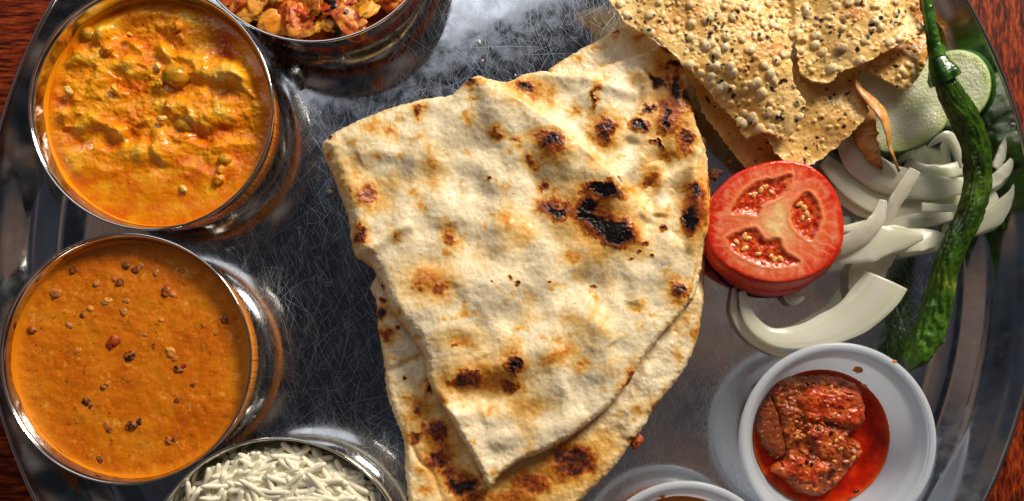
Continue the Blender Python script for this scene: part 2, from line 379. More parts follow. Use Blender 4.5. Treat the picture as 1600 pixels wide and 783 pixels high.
def smear(g, x, y, sc, z0, seed, col):
    n = 200; th = np.linspace(0, 2*math.pi, n, endpoint=False); V = []
    top = z0+.10+.22*np.clip(fbm(np.cos(th)*60, np.sin(th)*60, 34, 4, seed)+.25, 0, 1)
    for k in range(5):
        z = z0-.03+(top-z0+.03)*k/4; R = np.array([inner_r(v) for v in z])*sc-.035*(1-k/4)-.012
        V.append(np.stack([x+R*np.cos(th), y+R*np.sin(th), z], -1))
    F = [(i*n+j, (i+1)*n+j, (i+1)*n+(j+1) % n, i*n+(j+1) % n) for i in range(4) for j in range(n)]
    link('sauce_smear', mesh_np('sauce_smear', np.concatenate(V), F, None, np.tile(lin(col), (5*n, 1))), M['dal'], g)

# --- curry bowl
bx, by, bs = bowl(235.5, 168, 192.5, 'steel bowl of chunky yellow orange vegetable curry in the upper left')
PEAS = [(275, 118, .72, 20), (140, 55, .30, 13), (352, 250, .15, 11), (290, 196, -.35, 16)]
def curry():
    z0 = 2.12; g = thing('vegetable_curry', 'thick yellow orange potato and pea curry filling the upper left bowl', 'curry', (bx, by, 1.2))
    def top(X, Y, d):
        wx = X+16*fbm(X, Y, 60, 2, 5); wy = Y+16*fbm(X, Y, 60, 2, 6)
        h = .30*fbm(wx+.35*wy, wy*1.7-wx*.25, 80, 2, 1, .4)
        mask = smooth(310, 200, Y)*.85+.15
        h = h*mask+.035*fbm(X, Y, 11, 3, 12)*(.25+mask)+.10*mask*fbm(X+14*fbm(X, Y, 30, 2, 15), Y*1.3, 34, 4, 16, .6)
        rb = np.random.RandomState(8)
        for _ in range(260):
            cx, cy = rb.uniform(50, 425), rb.uniform(-10, 300); rr = 3+14*rb.rand()**3; am = rr*S*rb.uniform(.25, .6)*(1 if cy < 240 else .4)
            m = (abs(wx-cx) < rr*2.2) & (abs(wy-cy) < rr*2.2)
            h[m] += am*np.exp(-((wx[m]-cx)/rr)**2-((wy[m]-cy)/rr/.8)**2)
        for (cx, cy, rx, ry, a) in [(330, 170, 60, 30, .22), (160, 180, 70, 22, .14), (318, 112, 26, 20, .30), (362, 112, 20, 18, .22), (300, 60, 30, 20, .15), (120, 90, 40, 30, .16), (330, 40, 60, 25, .14), (210, 240, 70, 18, .18), (110, 245, 30, 22, .14), (280, 165, 24, 16, .1)]:
            h = h+a*np.exp(-((X-cx)/rx)**2-((Y-cy)/ry)**2)
        h = h-.28*np.exp(-(((X-290)*.8+(Y-205)*.5)/40)**2-((-(X-290)*.35+(Y-205))/12)**2)
        h = h-.16*np.exp(-(((X-180)*.95+(Y-225)*.1)/60)**2-((-(X-180)*-.12+(Y-222))/9)**2)
        return z0+h*smooth(0, 26, d)
    def colr(X, Y, d, z):
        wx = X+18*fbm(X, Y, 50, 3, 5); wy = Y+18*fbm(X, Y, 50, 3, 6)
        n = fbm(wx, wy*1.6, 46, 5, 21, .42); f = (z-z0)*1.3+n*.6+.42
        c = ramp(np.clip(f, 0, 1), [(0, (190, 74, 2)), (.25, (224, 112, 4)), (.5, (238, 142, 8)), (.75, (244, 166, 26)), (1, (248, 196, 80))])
        fl = fbm(X, Y, 7, 3, 33); c = mixc(c, lin((250, 206, 84)), smooth(.34, .5, fl)*.5)
        c = mixc(c, lin((96, 44, 10)), smooth(.46, .56, fbm(X, Y, 5, 2, 44))*.8)
        c = mixc(c, lin((190, 40, 14)), np.exp(-((X-350)/15)**2-((Y-62)/18)**2)*.85)
        c = mixc(c, lin((150, 130, 40)), np.exp(-((X-315)/34)**2-((Y-66)/22)**2)*.4)
        return c
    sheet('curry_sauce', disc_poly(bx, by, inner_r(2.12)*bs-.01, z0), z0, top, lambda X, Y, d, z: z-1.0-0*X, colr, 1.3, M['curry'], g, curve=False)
    for i, (px, py, up, r) in enumerate(PEAS):
        zz = 2.06+up*.26; rr = r*S*.93
        def pc(V, f, i=i):
            n = fbm(V[:, 0]*60+i*30, V[:, 1]*60, 12, 3, 60+i); 
            return mixc(np.tile(lin((150, 132, 30)), (len(V), 1)), lin((220, 142, 20)), smooth(-.45, .15, n)*.92)
        me = wobble_ball('pea', rr, i+3, .07, (1, .93, .85), 18, 24, col=pc)
        o = link('pea', me, M['curry'], g); x, y = P(px, py, zz); o.location = (x-bx, y-by, zz-1.2)
    random.seed(4)
    for i in range(14):
        a = random.random()*6.28; r = math.sqrt(random.random())*3.3; rr = random.uniform(.08, .2)
        def cc(V, f): return np.tile(lin(random.choice([(238, 176, 50), (226, 140, 24), (240, 196, 110)])), (len(V), 1))
        o = link('potato_lump', wobble_ball('potato_lump', rr, i+50, .4, (1.3, 1, .7), 12, 14, col=cc), M['curry'], g)
        o.location = (r*math.cos(a), r*math.sin(a), 2.12+.12-1.2+(.08 if r*math.sin(a) > -1 else -.06)); o.rotation_euler = (0, 0, a*3)
    smear(g, bx, by, bs, 2.12, 3, (232, 146, 14))
curry()

# --- dal bowl
dx_, dy_, ds = bowl(196, 561, 197.5, 'steel bowl of smooth orange lentil dal in the lower left')
def dal():
    z0 = 2.25; g = thing('lentil_dal', 'smooth orange brown dal dotted with dark lentils in the lower left bowl', 'dal', (dx_, dy_, 1.2))
    def top(X, Y, d):
        return z0+.06*fbm(X, Y, 60, 3, 3)+.03*fbm(X, Y, 16, 4, 4)+.12*np.exp(-d/6.0)*0+.05*np.exp(-d/4.0)
    def colr(X, Y, d, z):
        f = .5+.8*fbm(X, Y, 90, 4, 7)+.25*fbm(X, Y, 16, 3, 8)
        c = ramp(f, [(0, (198, 92, 2)), (.5, (218, 116, 6)), (1, (230, 140, 20))])
        fl = fbm(X, Y, 7, 3, 71)*.6+.5*fbm(X, Y, 34, 2, 72); c = mixc(c, lin((244, 184, 80)), smooth(.30, .42, fl)*.5)
        c = mixc(c, lin((132, 54, 10)), smooth(.28, .5, fbm(X, Y, 14, 4, 73, .6))*.6); c = mixc(c, lin((240, 168, 50)), smooth(.26, .5, fbm(X, Y, 18, 4, 76, .6))*.45)
        c = mixc(c, lin((70, 26, 10)), smooth(.60, .66, fbm(X, Y, 6, 2, 74)+.22*fbm(X, Y, 40, 2, 75)))
        c = mixc(c, lin((90, 34, 8)), smooth(.44, .5, perlin(X/2.6, Y/2.6, 79))*smooth(.0, .25, fbm(X, Y, 20, 2, 78))*.4); c = mixc(c, lin((248, 196, 96)), smooth(.5, .6, perlin(X/3.4, Y/3.4, 89))*.22); c = mixc(c, lin((226, 138, 20)), smooth(14, 2, d)*.5)
        return c
    sheet('dal_sauce', disc_poly(dx_, dy_, inner_r(2.25)*ds-.01, z0), z0, top, lambda X, Y, d, z: z-1.0, colr, 1.3, M['dal'], g, curve=False)
    tan, brn, blk, red = (190, 120, 60), (120, 58, 26), (44, 26, 22), (160, 44, 22)
    L = [(86, 458, 12, tan), (82, 464, 7, brn), (178, 532, 15, red), (170, 540, 9, red), (202, 556, 12, blk), (265, 550, 11, (220, 150, 70)), (272, 560, 7, tan), (277, 578, 9, blk), (286, 571, 6, red), (134, 628, 10, blk), (140, 634, 7, brn), (205, 666, 12, blk), (217, 659, 7, blk), (198, 668, 7, brn), (166, 664, 9, tan), (170, 672, 7, brn), (262, 690, 9, brn), (272, 686, 8, brn), (155, 718, 8, brn), (186, 441, 11, brn), (178, 436, 6, tan), (258, 456, 12, brn), (268, 460, 7, tan), (243, 426, 8, tan), (196, 470, 8, tan), (192, 487, 9, tan), (166, 470, 9, (226, 160, 70)), (161, 473, 6, tan), (114, 422, 9, brn), (196, 415, 10, brn), (212, 421, 11, brn), (220, 415, 7, tan), (149, 443, 7, tan), (106, 508, 7, tan), (128, 492, 8, brn), (48, 516, 10, brn), (160, 606, 8, brn), (166, 600, 6, tan), (350, 500, 9, brn), (276, 626, 8, brn), (318, 508, 6, tan), (336, 520, 6, tan), (224, 522, 6, tan), (120, 548, 8, (222, 140, 50)), (140, 482, 7, (230, 150, 60)), (300, 600, 7, brn), (110, 510, 5, tan), (240, 540, 6, brn), (250, 500, 6, (228, 150, 60))]
    for i, (px, py, r, c) in enumerate(L):
        def cc(V, f, c=c): 
            n = fbm(V[:, 0]*70, V[:, 1]*70+i*9, 9, 2, i); return mixc(np.tile(lin(c), (len(V), 1)), lin((206, 112, 20)), smooth(-.1, .4, n)*.8)
        rr = r*S*.76; o = link('lentil', wobble_ball('lentil', rr, 100+i, .20, (1.1, .85, .5), 12, 16, 1.2, col=cc), M['bit'], g)
        x, y = P(px, py, 2.3); o.location = (x-dx_, y-dy_, z0-1.2-rr*.18); o.rotation_euler = (0, 0, i*1.7)
    smear(g, dx_, dy_, ds, 2.29, 6, (222, 132, 10))
dal()

# --- top bowl with vegetables
vx, vy, vs_ = bowl(487, -136, 203, 'steel bowl of spiced cabbage and onion at the top edge left of the flatbread')
def sabzi():
    g = thing('cabbage_sabzi', 'orange spiced cabbage and onion pieces heaped in the top bowl', 'vegetables', (vx, vy, 1.2))
    z0 = 1.9
    sheet('sabzi_gravy', disc_poly(vx, vy, inner_r(z0)*vs_-.01, z0), z0, lambda X, Y, d, z=0: z0+.12*fbm(X, Y, 30, 3, 3)*smooth(0, 20, d), lambda X, Y, d, z: z-.9,
          lambda X, Y, d, z: ramp(.5+fbm(X, Y, 30, 4, 9), [(0, (60, 20, 6)), (.5, (150, 56, 8)), (1, (200, 96, 16))]), 2.2, M['curry'], g, curve=False)
    rnd = random.Random(11)
    spec = [(395, 12, 44, (228, 150, 40), .4), (425, 40, 34, (214, 110, 24), 1.2), (450, 10, 36, (220, 96, 20), .8), (470, 45, 32, (206, 110, 40), .1), (500, 48, 38, (204, 92, 20), 1.4), (545, 35, 44, (196, 90, 24), 2.2), (520, 10, 40, (190, 60, 14), .3), (575, 12, 40, (236, 160, 36), .9), (560, 0, 50, (226, 130, 24), .1), (610, 5, 30, (230, 130, 24), 2.1), (400, -5, 50, (236, 160, 60), 1.9), (440, -10, 46, (226, 120, 30), 2.6), (500, -20, 50, (230, 140, 40), .7), (380, 28, 26, (216, 110, 20), .9), (530, 60, 22, (190, 84, 20), .2), (455, 60, 20, (196, 90, 24), 2.9)]
    for j in range(60): spec.append((487+rnd.uniform(-150, 150), rnd.uniform(-60, 40), rnd.uniform(26, 52), rnd.choice([(228, 140, 30), (210, 100, 20), (236, 166, 60), (190, 66, 14), (216, 130, 60)]), rnd.uniform(0, 3)))
    for i, (px, py, L, c, a) in enumerate(spec):
        zz = 2.15+.3*rnd.random(); x, y = P(px, py, zz)
        if math.hypot(x-vx, y-vy) > 4.0: 
            continue
        cc = lambda V, f, i=i, c=c: mixc(mixc(np.tile(lin(c), (len(V), 1)), lin((246, 176, 60)), smooth(-.1, .5, fbm(V[:, 0]*40+i*30, V[:, 1]*40, 16, 4, i))*.8), lin((150, 44, 8)), smooth(.1, .5, fbm(V[:, 0]*40, V[:, 1]*40+i*30, 12, 3, i+40))*.7)
        rr_ = L*S*.52
        o = link('cabbage_piece', wobble_ball('cabbage_piece', rr_, 900+i, .32, (1.25, rnd.uniform(.5, .8), rnd.uniform(.18, .3)), 22, 30, 1.25, cc), M['veg'], g)
        o.location = (x-vx, y-vy, zz-1.2); o.rotation_euler = (rnd.uniform(-.45, .45), rnd.uniform(-.35, .35), a)
    for i, (px, py, r, c) in enumerate([(528, 20, 16, (30, 14, 12)), (536, 44, 14, (36, 18, 12)), (518, 2, 14, (40, 18, 10)), (470, 22, 16, (206, 60, 20)), (452, 24, 12, (216, 80, 24)), (416, 60, 9, (60, 26, 10)), (505, 18, 12, (120, 40, 14))]):
        cc = lambda V, f, c=c: np.tile(lin(c), (len(V), 1))
        o = link('spice_piece' if i != 3 and i != 4 else 'tomato_piece', wobble_ball('spice_piece', r*S, i+70, .35, (1.2, .8, .6), 14, 18, 2, cc), M['veg'], g)
        x, y = P(px, py, 2.4); o.location = (x-vx, y-vy, 2.36-1.2); o.rotation_euler = (0, 0, i)
sabzi()

# --- rice bowl
rx_, ry_, rs = bowl(433, 890, 207, 'steel bowl of white rice at the bottom edge left of the flatbread')
def rice():
    g = thing('steamed_rice', 'loose white long grain rice filling the bottom bowl', 'rice', (rx_, ry_, 1.2))
    z0 = 1.9
    dome = lambda X, Y, d: z0+.45*smooth(0, 110, d)+.10*fbm(X, Y, 20, 3, 5)
    sheet('rice_bed', disc_poly(rx_, ry_, inner_r(z0)*rs-.01, z0), z0, dome, lambda X, Y, d, z: z-.9, lambda X, Y, d, z: np.tile(lin((214, 204, 176)), (len(X), 1)), 2.4, M['rice_bed'], g, curve=False)
    rnd = random.Random(5); variants = []
    for k in range(7):
        ln = .84+.06*k; r = .108; b = rnd.uniform(-.16, .2)
        pts = [(-ln, -b, 0), (-ln*.94, -b*.9, 0), (-ln*.5, 0, .02), (0, b*.5, 0), (ln*.5, 0, .0), (ln*.94, -b*.9, -.02), (ln, -b, 0)]
        ww = [r*.55, r*.92, r, r*1.05, r, r*.92, r*.5]
        me = loft_mesh('rice_grain', pts, ww, [q*.85 for q in ww], 16, 8, wr=lambda u, an, k=k: 1+.10*perlin(u*7+k, an*0+k, k)); me.materials.append(M['rice']); variants.append(me)
    items = []
    for i in range(1100):
        px = rnd.uniform(225, 640); py = rnd.uniform(672, 812)
        lvl = rnd.random(); x, y = P(px, py, 2.3); r = math.hypot(x-rx_, y-ry_); 
        lim = 3.86*rs
        if r > lim: continue
        edge = (lim-r); zz = z0+.22+.40*min(1, edge/2.0)+.5*lvl*min(1, .5+edge/1.2)
        items.append((zz, x, y, rnd.uniform(0, math.pi), edge))
    items.sort(key=lambda t: -t[0]); items = items[:520]
    rest = []
    for n, (zz, x, y, a, edge) in enumerate(items):
        if edge < 1.35:
            a = math.atan2(y-ry_, x-rx_)+math.pi/2+rnd.uniform(-.3, .3)*(1+edge)
        tilt = rnd.uniform(-.38, .38)
        if n < 290:
            o = bpy.data.objects.new('rice_grain', variants[n % 7]); C.objects.link(o); o.parent = g
            o.location = (x-rx_, y-ry_, zz-1.2); o.rotation_euler = (rnd.uniform(-1, 1), tilt, a)
        else: rest.append((zz, x, y, a, tilt))
    V = []; F4 = []; F3 = []; b0 = 0
    src = variants[2]; sv = np.array([v.co[:] for v in src.vertices]); s4 = np.array([p.vertices[:] for p in src.polygons if len(p.vertices) == 4]); s3 = np.array([p.vertices[:] for p in src.polygons if len(p.vertices) == 3])
    for zz, x, y, a, t in rest:
        R = np.array([[math.cos(a), -math.sin(a), 0], [math.sin(a), math.cos(a), 0], [0, 0, 1]])
        T = np.array([[math.cos(t), 0, math.sin(t)], [0, 1, 0], [-math.sin(t), 0, math.cos(t)]])
        V.append(sv@T.T@R.T+np.array([x, y, zz])); F4.append(s4+b0); F3.append(s3+b0); b0 += len(sv)
    if V: link('rice_grains', mesh_np('rice_grains', np.concatenate(V), np.concatenate(F4), np.concatenate(F3)), M['rice'], g, kind='stuff')
M['rice_bed'] = mat('rice_bed', None, rough=.5, sss=.2, sssr=(1, .85, .6), sssc=.1, bump=(4, .5, .1))
rice()

# ------------------------------------------------------------ naan
GOLD = []
TOPSPOTS = [(575,305,26,20,.3,.72),(565,368,13,15,0,.85),(653,176,11,9,0,.8),(585,201,18,12,0,.38),(610,209,12,11,0,.42),(554,226,9,8,0,.32),(585,247,9,7,0,.35),(654,221,10,7,0,.35),(677,262,18,14,.5,.40),(672,238,6,18,0,.3),(649,303,9,9,0,.38),(792,346,18,22,0,.42),(707,370,11,20,-.5,.66),(620,372,11,9,0,.5),(832,255,14,12,0,.68),(807,224,14,9,0,.55),(858,222,26,14,.3,1.02),(866,238,26,18,0,.62),(850,288,10,10,0,.82),(866,326,22,13,0,1.0),(774,211,14,9,.4,.7),(740,162,10,6,0,.5),(738,130,14,9,.3,.92),(822,137,20,13,.2,1.02),(824,142,34,22,.1,.55),(516,214,5,6,0,1.0),(518,244,6,9,0,.5),(560,260,14,22,0,.22),
(927,155,6,22,.15,.85),(946,206,20,25,.35,.86),(898,174,10,10,0,.5),(989,123,9,7,0,.35),(1048,75,17,10,0,.85),(1053,102,15,8,.2,1.25),(1029,126,16,6,.5,1.2),(1056,140,9,27,.1,1.25),(1010,170,13,6,-.5,1.15),(1000,198,13,10,.2,1.2),(1039,188,8,27,.15,1.15),(1027,231,13,5,.5,1.25),(1070,215,18,28,0,.78),(1046,180,34,50,0,.66),(1040,110,24,30,0,.5),(1060,118,16,30,0,.6),(1075,155,8,13,0,1.2),(1016,279,15,24,.2,.68),(941,300,32,11,.15,1.15),(871,327,28,14,.3,1.1),(917,330,18,20,0,1.15),(962,366,34,18,.2,1.25),(938,350,34,17,.35,1.2),(930,338,62,40,.4,.66),(1082,300,13,15,0,1.2),(1078,343,13,20,0,1.25),(1090,322,24,54,0,.72),(1032,354,7,7,0,1.1),(1008,380,5,4,0,1.1),(895,397,16,12,0,.42),(1048,240,30,14,0,.5),(985,300,18,12,0,.4),
(670,439,36,26,0,.5),(690,450,18,20,0,.66),(655,450,14,10,0,.66),(810,510,14,7,0,.42),(729,594,38,20,-.1,.86),(802,569,17,24,0,1.0),(795,606,19,15,0,.82),(760,590,60,34,0,.45),(721,532,34,15,0,.4),(708,538,5,7,.5,.8),(873,556,36,14,-.4,.48),(907,569,14,12,0,.46),(1064,454,19,17,.2,.92),(998,476,11,10,0,.42),(1000,505,9,6,0,.36),(983,593,10,24,.4,.78),(765,645,18,8,0,.3),(797,434,3,3,0,1.2),(810,443,4,4,0,1.2),(929,447,4,2,0,1.2),(770,440,2,2,0,1.1),(988,402,3,2,0,1.1),(765,280,3,2,0,1.1),(860,440,3,2,0,1.),(590,448,8,5,0,1.1),(577,430,6,5,.2,1.0),(1000,392,3,3,0,1.2),(1018,398,3,2,0,1.2),(690,625,14,12,0,.4),(860,150,14,20,0,.38),(1040,330,14,10,0,.4)]
LOWSPOTS = [(594,490,12,12,0,1.05),(602,522,18,10,0,.68),(598,470,5,4,0,1.2),(622,512,3,3,0,1.1),(653,643,11,9,0,.92),(672,605,12,18,.3,.88),(680,674,26,18,0,.82),(648,684,17,12,.3,.82),(657,640,26,30,0,.5),(685,718,22,18,.3,.88),(692,700,34,30,0,.55),(721,757,24,12,0,1.25),(702,742,26,24,0,.75),(740,778,40,14,0,.7),(897,720,44,32,-.2,.86),(880,730,70,46,-.3,.5),(830,755,55,24,0,.7),(800,775,60,20,0,.6),(1025,640,10,12,0,.66),(1088,522,8,16,0,.48),(945,690,30,30,0,.28),(990,560,14,8,0,.3),(640,620,18,8,0,.4),(662,735,20,10,0,.45),(1060,560,8,12,0,.35),(632,591,3,3,0,1.2),(770,735,30,20,0,.66),(633,660,5,22,0,.35),(1000,640,14,8,0,.4),(995,690,9,6,0,.8),(615,560,5,4,0,.4),(960,700,20,10,0,.3),(665,765,16,10,0,.42)]
def burn(X, Y, spots, seed):
    wx = X+20*fbm(X, Y, 26, 5, seed, .62); wy = Y+20*fbm(X, Y, 26, 5, seed+8, .62)
    out = np.zeros(X.shape); n2 = fbm(X, Y, 7, 4, seed+20, .65)
    for (cx, cy, rx, ry, a, s) in spots:
        dx, dy = wx-cx, wy-cy; small = max(rx, ry) < 7
        if small: dx, dy = X-cx+.3*(wx-X), Y-cy+.3*(wy-Y)
        u = dx*math.cos(a)+dy*math.sin(a); v = -dx*math.sin(a)+dy*math.cos(a)
        q = np.sqrt((u/rx)**2+(v/ry)**2)
        hard = .55 if s > 1.05 else (.35 if s > .75 else .15)
        f = s*(1-smooth(hard, 1.35, q)) if s <= 1.05 else np.maximum(s*(1-smooth(.45, 1.15, q)), .70*(1-smooth(.8, 1.7, q)))
        f = f*(1+.55*n2); f = np.maximum(f, min(s, .9)*.42*(1-smooth(.6, 2.1, q))*(1+.8*n2)) if not small else f
        out = np.maximum(out, f)
    return out
NAANRAMP = [(0, (243, 225, 190)), (.10, (239, 208, 152)), (.24, (230, 178, 96)), (.40, (212, 142, 46)), (.58, (178, 88, 24)), (.75, (124, 54, 24)), (.92, (64, 28, 18)), (1.05, (28, 18, 17))]
def naan_color(spots, seed):
    def f(X, Y, d, z):
        b = burn(X, Y, spots, seed)
        ed = np.exp(-d/5.0)*(.25+.55*fbm(X, Y, 40, 3, seed+50)); b = np.maximum(b, ed)
        b = np.maximum(b, smooth(.12, .6, fbm(X, Y, 34, 5, seed+60, .6))*.42); b = np.maximum(b, smooth(.0, .55, fbm(X, Y, 110, 5, seed+63, .6))*.28)
        b = np.maximum(b, smooth(.46, .58, fbm(X, Y, 4, 2, seed+70))*.45)
        b = b+.035*fbm(X, Y, 12, 3, seed+80)
        return ramp(b, NAANRAMP)
    return f
def ridge(X, Y, pts, w, a, h=0, onesided=0):
    d, t = dist_line(X, Y, pts); fade = smooth(0, .12, t)*smooth(1, .88, t)
    if onesided: 
        dd = d*onesided; r = np.where(dd > 0, np.exp(-(dd/w)**2), np.exp(-(dd/(w*.3))**2))
    else: r = np.exp(-(d/w)**2)
    return a*r*fade
def naan():
    g = thing('naan', 'folded charred naan flatbread lying in the middle of the tray', 'flatbread', (*P(830, 420, 0), .02))
    rear = [(855,112),(900,80),(940,58),(985,34),(1010,50),(1040,75),(1060,110),(960,150),(880,150)]
    def t0(T, zb, w, seed, amp=.1):
        return lambda X, Y, d: zb+T*np.sqrt(1-(1-np.clip(d/w, 0, 1))**2)*(.9+.0*X)+amp*fbm(X, Y, 70, 3, seed)*smooth(0, 25, d)+.06*fbm(X, Y, 22, 3, seed+1)*smooth(0, 12, d)+.02*fbm(X, Y, 6, 2, seed+2)
    flat = lambda zb: (lambda X, Y, d, z: np.minimum(z-.03, zb+0*X))
    # lower folded layer
    low = [(583,430),(584,470),(588,520),(597,570),(600,610),(612,650),(628,690),(630,735),(634,783),(640,850),(700,905),(800,900),(868,838),(905,790),(960,735),(985,700),(1010,668),(1022,645),(1050,610),(1075,575),(1092,535),(1104,470),(1106,410),(1112,300),(1107,240),(1098,205),(1000,180),(700,300)]
    sp = LOWSPOTS
    def lowtop(X, Y, d):
        z = t0(.75, .03, 14, 30, .16)(X, Y, d)
        z = z+ridge(X, Y, [(1100,440),(1060,520),(1010,590),(960,650),(900,720)], 16, .14)+ridge(X, Y, [(1010,560),(1000,610),(985,650),(980,690)], 10, .12)
        z = z-ridge(X, Y, [(600,585),(650,560),(680,545)], 5, .12)-ridge(X, Y, [(640,690),(655,720),(675,740),(690,783)], 4, .10)
        return z
    sheet('lower_layer', low, .7, lowtop, flat(.03), naan_color(sp, 200), 1.5, M['naan'], g, edge=(2.5, 9))
    sheet('rear_layer', rear, 1.0, t0(.45, .75, 9, 40, .05), flat(.7), naan_color([(962,50,14,6,-.4,.8),(985,42,10,6,0,.7),(930,75,16,7,0,.35),(1000,60,10,8,0,.5)], 300), 1.5, M['naan'], g, edge=(2, 8))
    # middle layer peeking at right edge
    mid = [(1060,140),(1085,180),(1106,232),(1112,290),(1118,345),(1104,392),(1096,430),(1083,470),(1040,470),(1000,400),(1000,200)]
    sheet('middle_layer', mid, 1.3, t0(.5, .85, 9, 44, .08), flat(.8), naan_color([(1108,300,8,30,0,.6),(1112,345,6,20,0,.9),(1100,250,8,16,0,.4)], 330), 1.5, M['naan'], g, edge=(3, 9))
    top = [(499,228),(505,214),(525,199),(560,182),(610,163),(660,149),(705,143),(725,128),(745,114),(765,120),(790,124),(820,112),(850,107),(890,110),(930,101),(970,88),(1005,76),(1030,66),(1060,66),(1070,90),(1078,140),(1090,185),(1103,225),(1106,270),(1114,320),(1113,355),(1100,385),(1092,420),(1082,462),(1066,492),(1035,525),(1005,565),(985,600),(955,635),(915,668),(885,690),(845,710),(815,722),(785,742),(764,765),(748,735),(728,700),(708,668),(692,640),(668,600),(660,560),(640,525),(612,490),(597,455),(578,418),(553,398),(545,375),(540,340),(523,290),(508,255)]
    def toptop(X, Y, d):
        foldedge = smooth(620, 520, Y)*smooth(900, 500, X)        # thick rounded fold on the left
        w = 12+16*foldedge; T = .55+.25*foldedge
        z = 1.02+T*np.sqrt(1-(1-np.clip(d/w, 0, 1))**2)
        z = z+(.52*fbm(X, Y, 140, 2, 51)+.24*fbm(X, Y, 66, 2, 52, .35))*smooth(0, 40, d)+.035*fbm(X, Y, 22, 2, 53)*smooth(0, 8, d)+.016*fbm(X, Y, 7, 3, 54)
        z = z+ridge(X, Y, [(700,118),(745,135),(800,160),(850,190),(895,225),(940,268),(985,310),(1015,350)], 44, .34, onesided=1)
        z = z+ridge(X, Y, [(1000,345),(1022,300),(1060,268),(1100,262)], 26, .16, onesided=1)
        z = z+ridge(X, Y, [(962,282),(985,262),(1004,240)], 12, .14, onesided=1)
        z = z+ridge(X, Y, [(562,398),(590,385),(615,368),(650,352)], 10, .16)
        z = z+ridge(X, Y, [(750,660),(800,640),(850,612),(890,600)], 16, .12)+ridge(X, Y, [(760,700),(810,680),(870,670),(920,640)], 14, .10)
        z = z+ridge(X, Y, [(640,160),(640,220),(690,300),(700,360)], 40, .07)
        z = z+ridge(X, Y, [(800,120),(860,115),(930,150),(985,230)], 22, .12)
        for rp_, w_, a_ in [([(905,120),(960,140),(1000,150)], 9, .12), ([(985,90),(1010,130),(1000,180),(985,225)], 12, .16), ([(1025,250),(1035,290),(1030,340)], 12, .16),
                            ([(1060,370),(1030,400),(1000,440),(990,480)], 14, .12), ([(560,250),(600,240),(660,255)], 12, .07), ([(880,470),(930,500),(960,540)], 16, .10), ([(700,500),(740,520),(760,560)], 14, .08),
                            ([(930,240),(915,280),(935,320)], 10, .08), ([(1095,230),(1080,270),(1088,330),(1075,400)], 9, .16), ([(690,640),(720,650),(760,640)], 10, .10)]:
            z = z+ridge(X, Y, rp_, w_, a_)
        z = z-ridge(X, Y, [(760,500),(830,470),(900,440),(990,420)], 26, .12)
        for (cx, cy, rx, ry, a) in [(1045,190,46,60,.30),(1085,320,26,55,.24),(770,130,30,20,.15),(822,138,34,22,.14),(946,206,18,22,.10),(670,440,45,30,.14),(740,590,44,26,.14),(802,575,20,28,.10),(960,360,46,24,.14),(790,346,34,30,.1),(575,300,30,30,.10),(640,560,30,26,.1),(1064,454,20,20,.08),(860,228,30,18,.08),(700,190,60,36,.08)]:
            q = ((X-cx)/rx)**2+((Y-cy)/ry)**2; z = z+1.15*a*np.exp(-1.6*q)
        b = burn(X, Y, TOPSPOTS, 100); z = z-.05*smooth(.95, 1.1, b)+.03*smooth(.3, .7, b)+.05*smooth(.6, .9, b)*fbm(X, Y, 5, 2, 77)
        return z
    sheet('upper_layer', top, 1.6, toptop, lambda X, Y, d, z: np.minimum(z-.05, 1.0+.02*fbm(X, Y, 50, 2, 5)), naan_color(TOPSPOTS, 100), 1.25, M['naan'], g, edge=(2.5, 9))
naan()

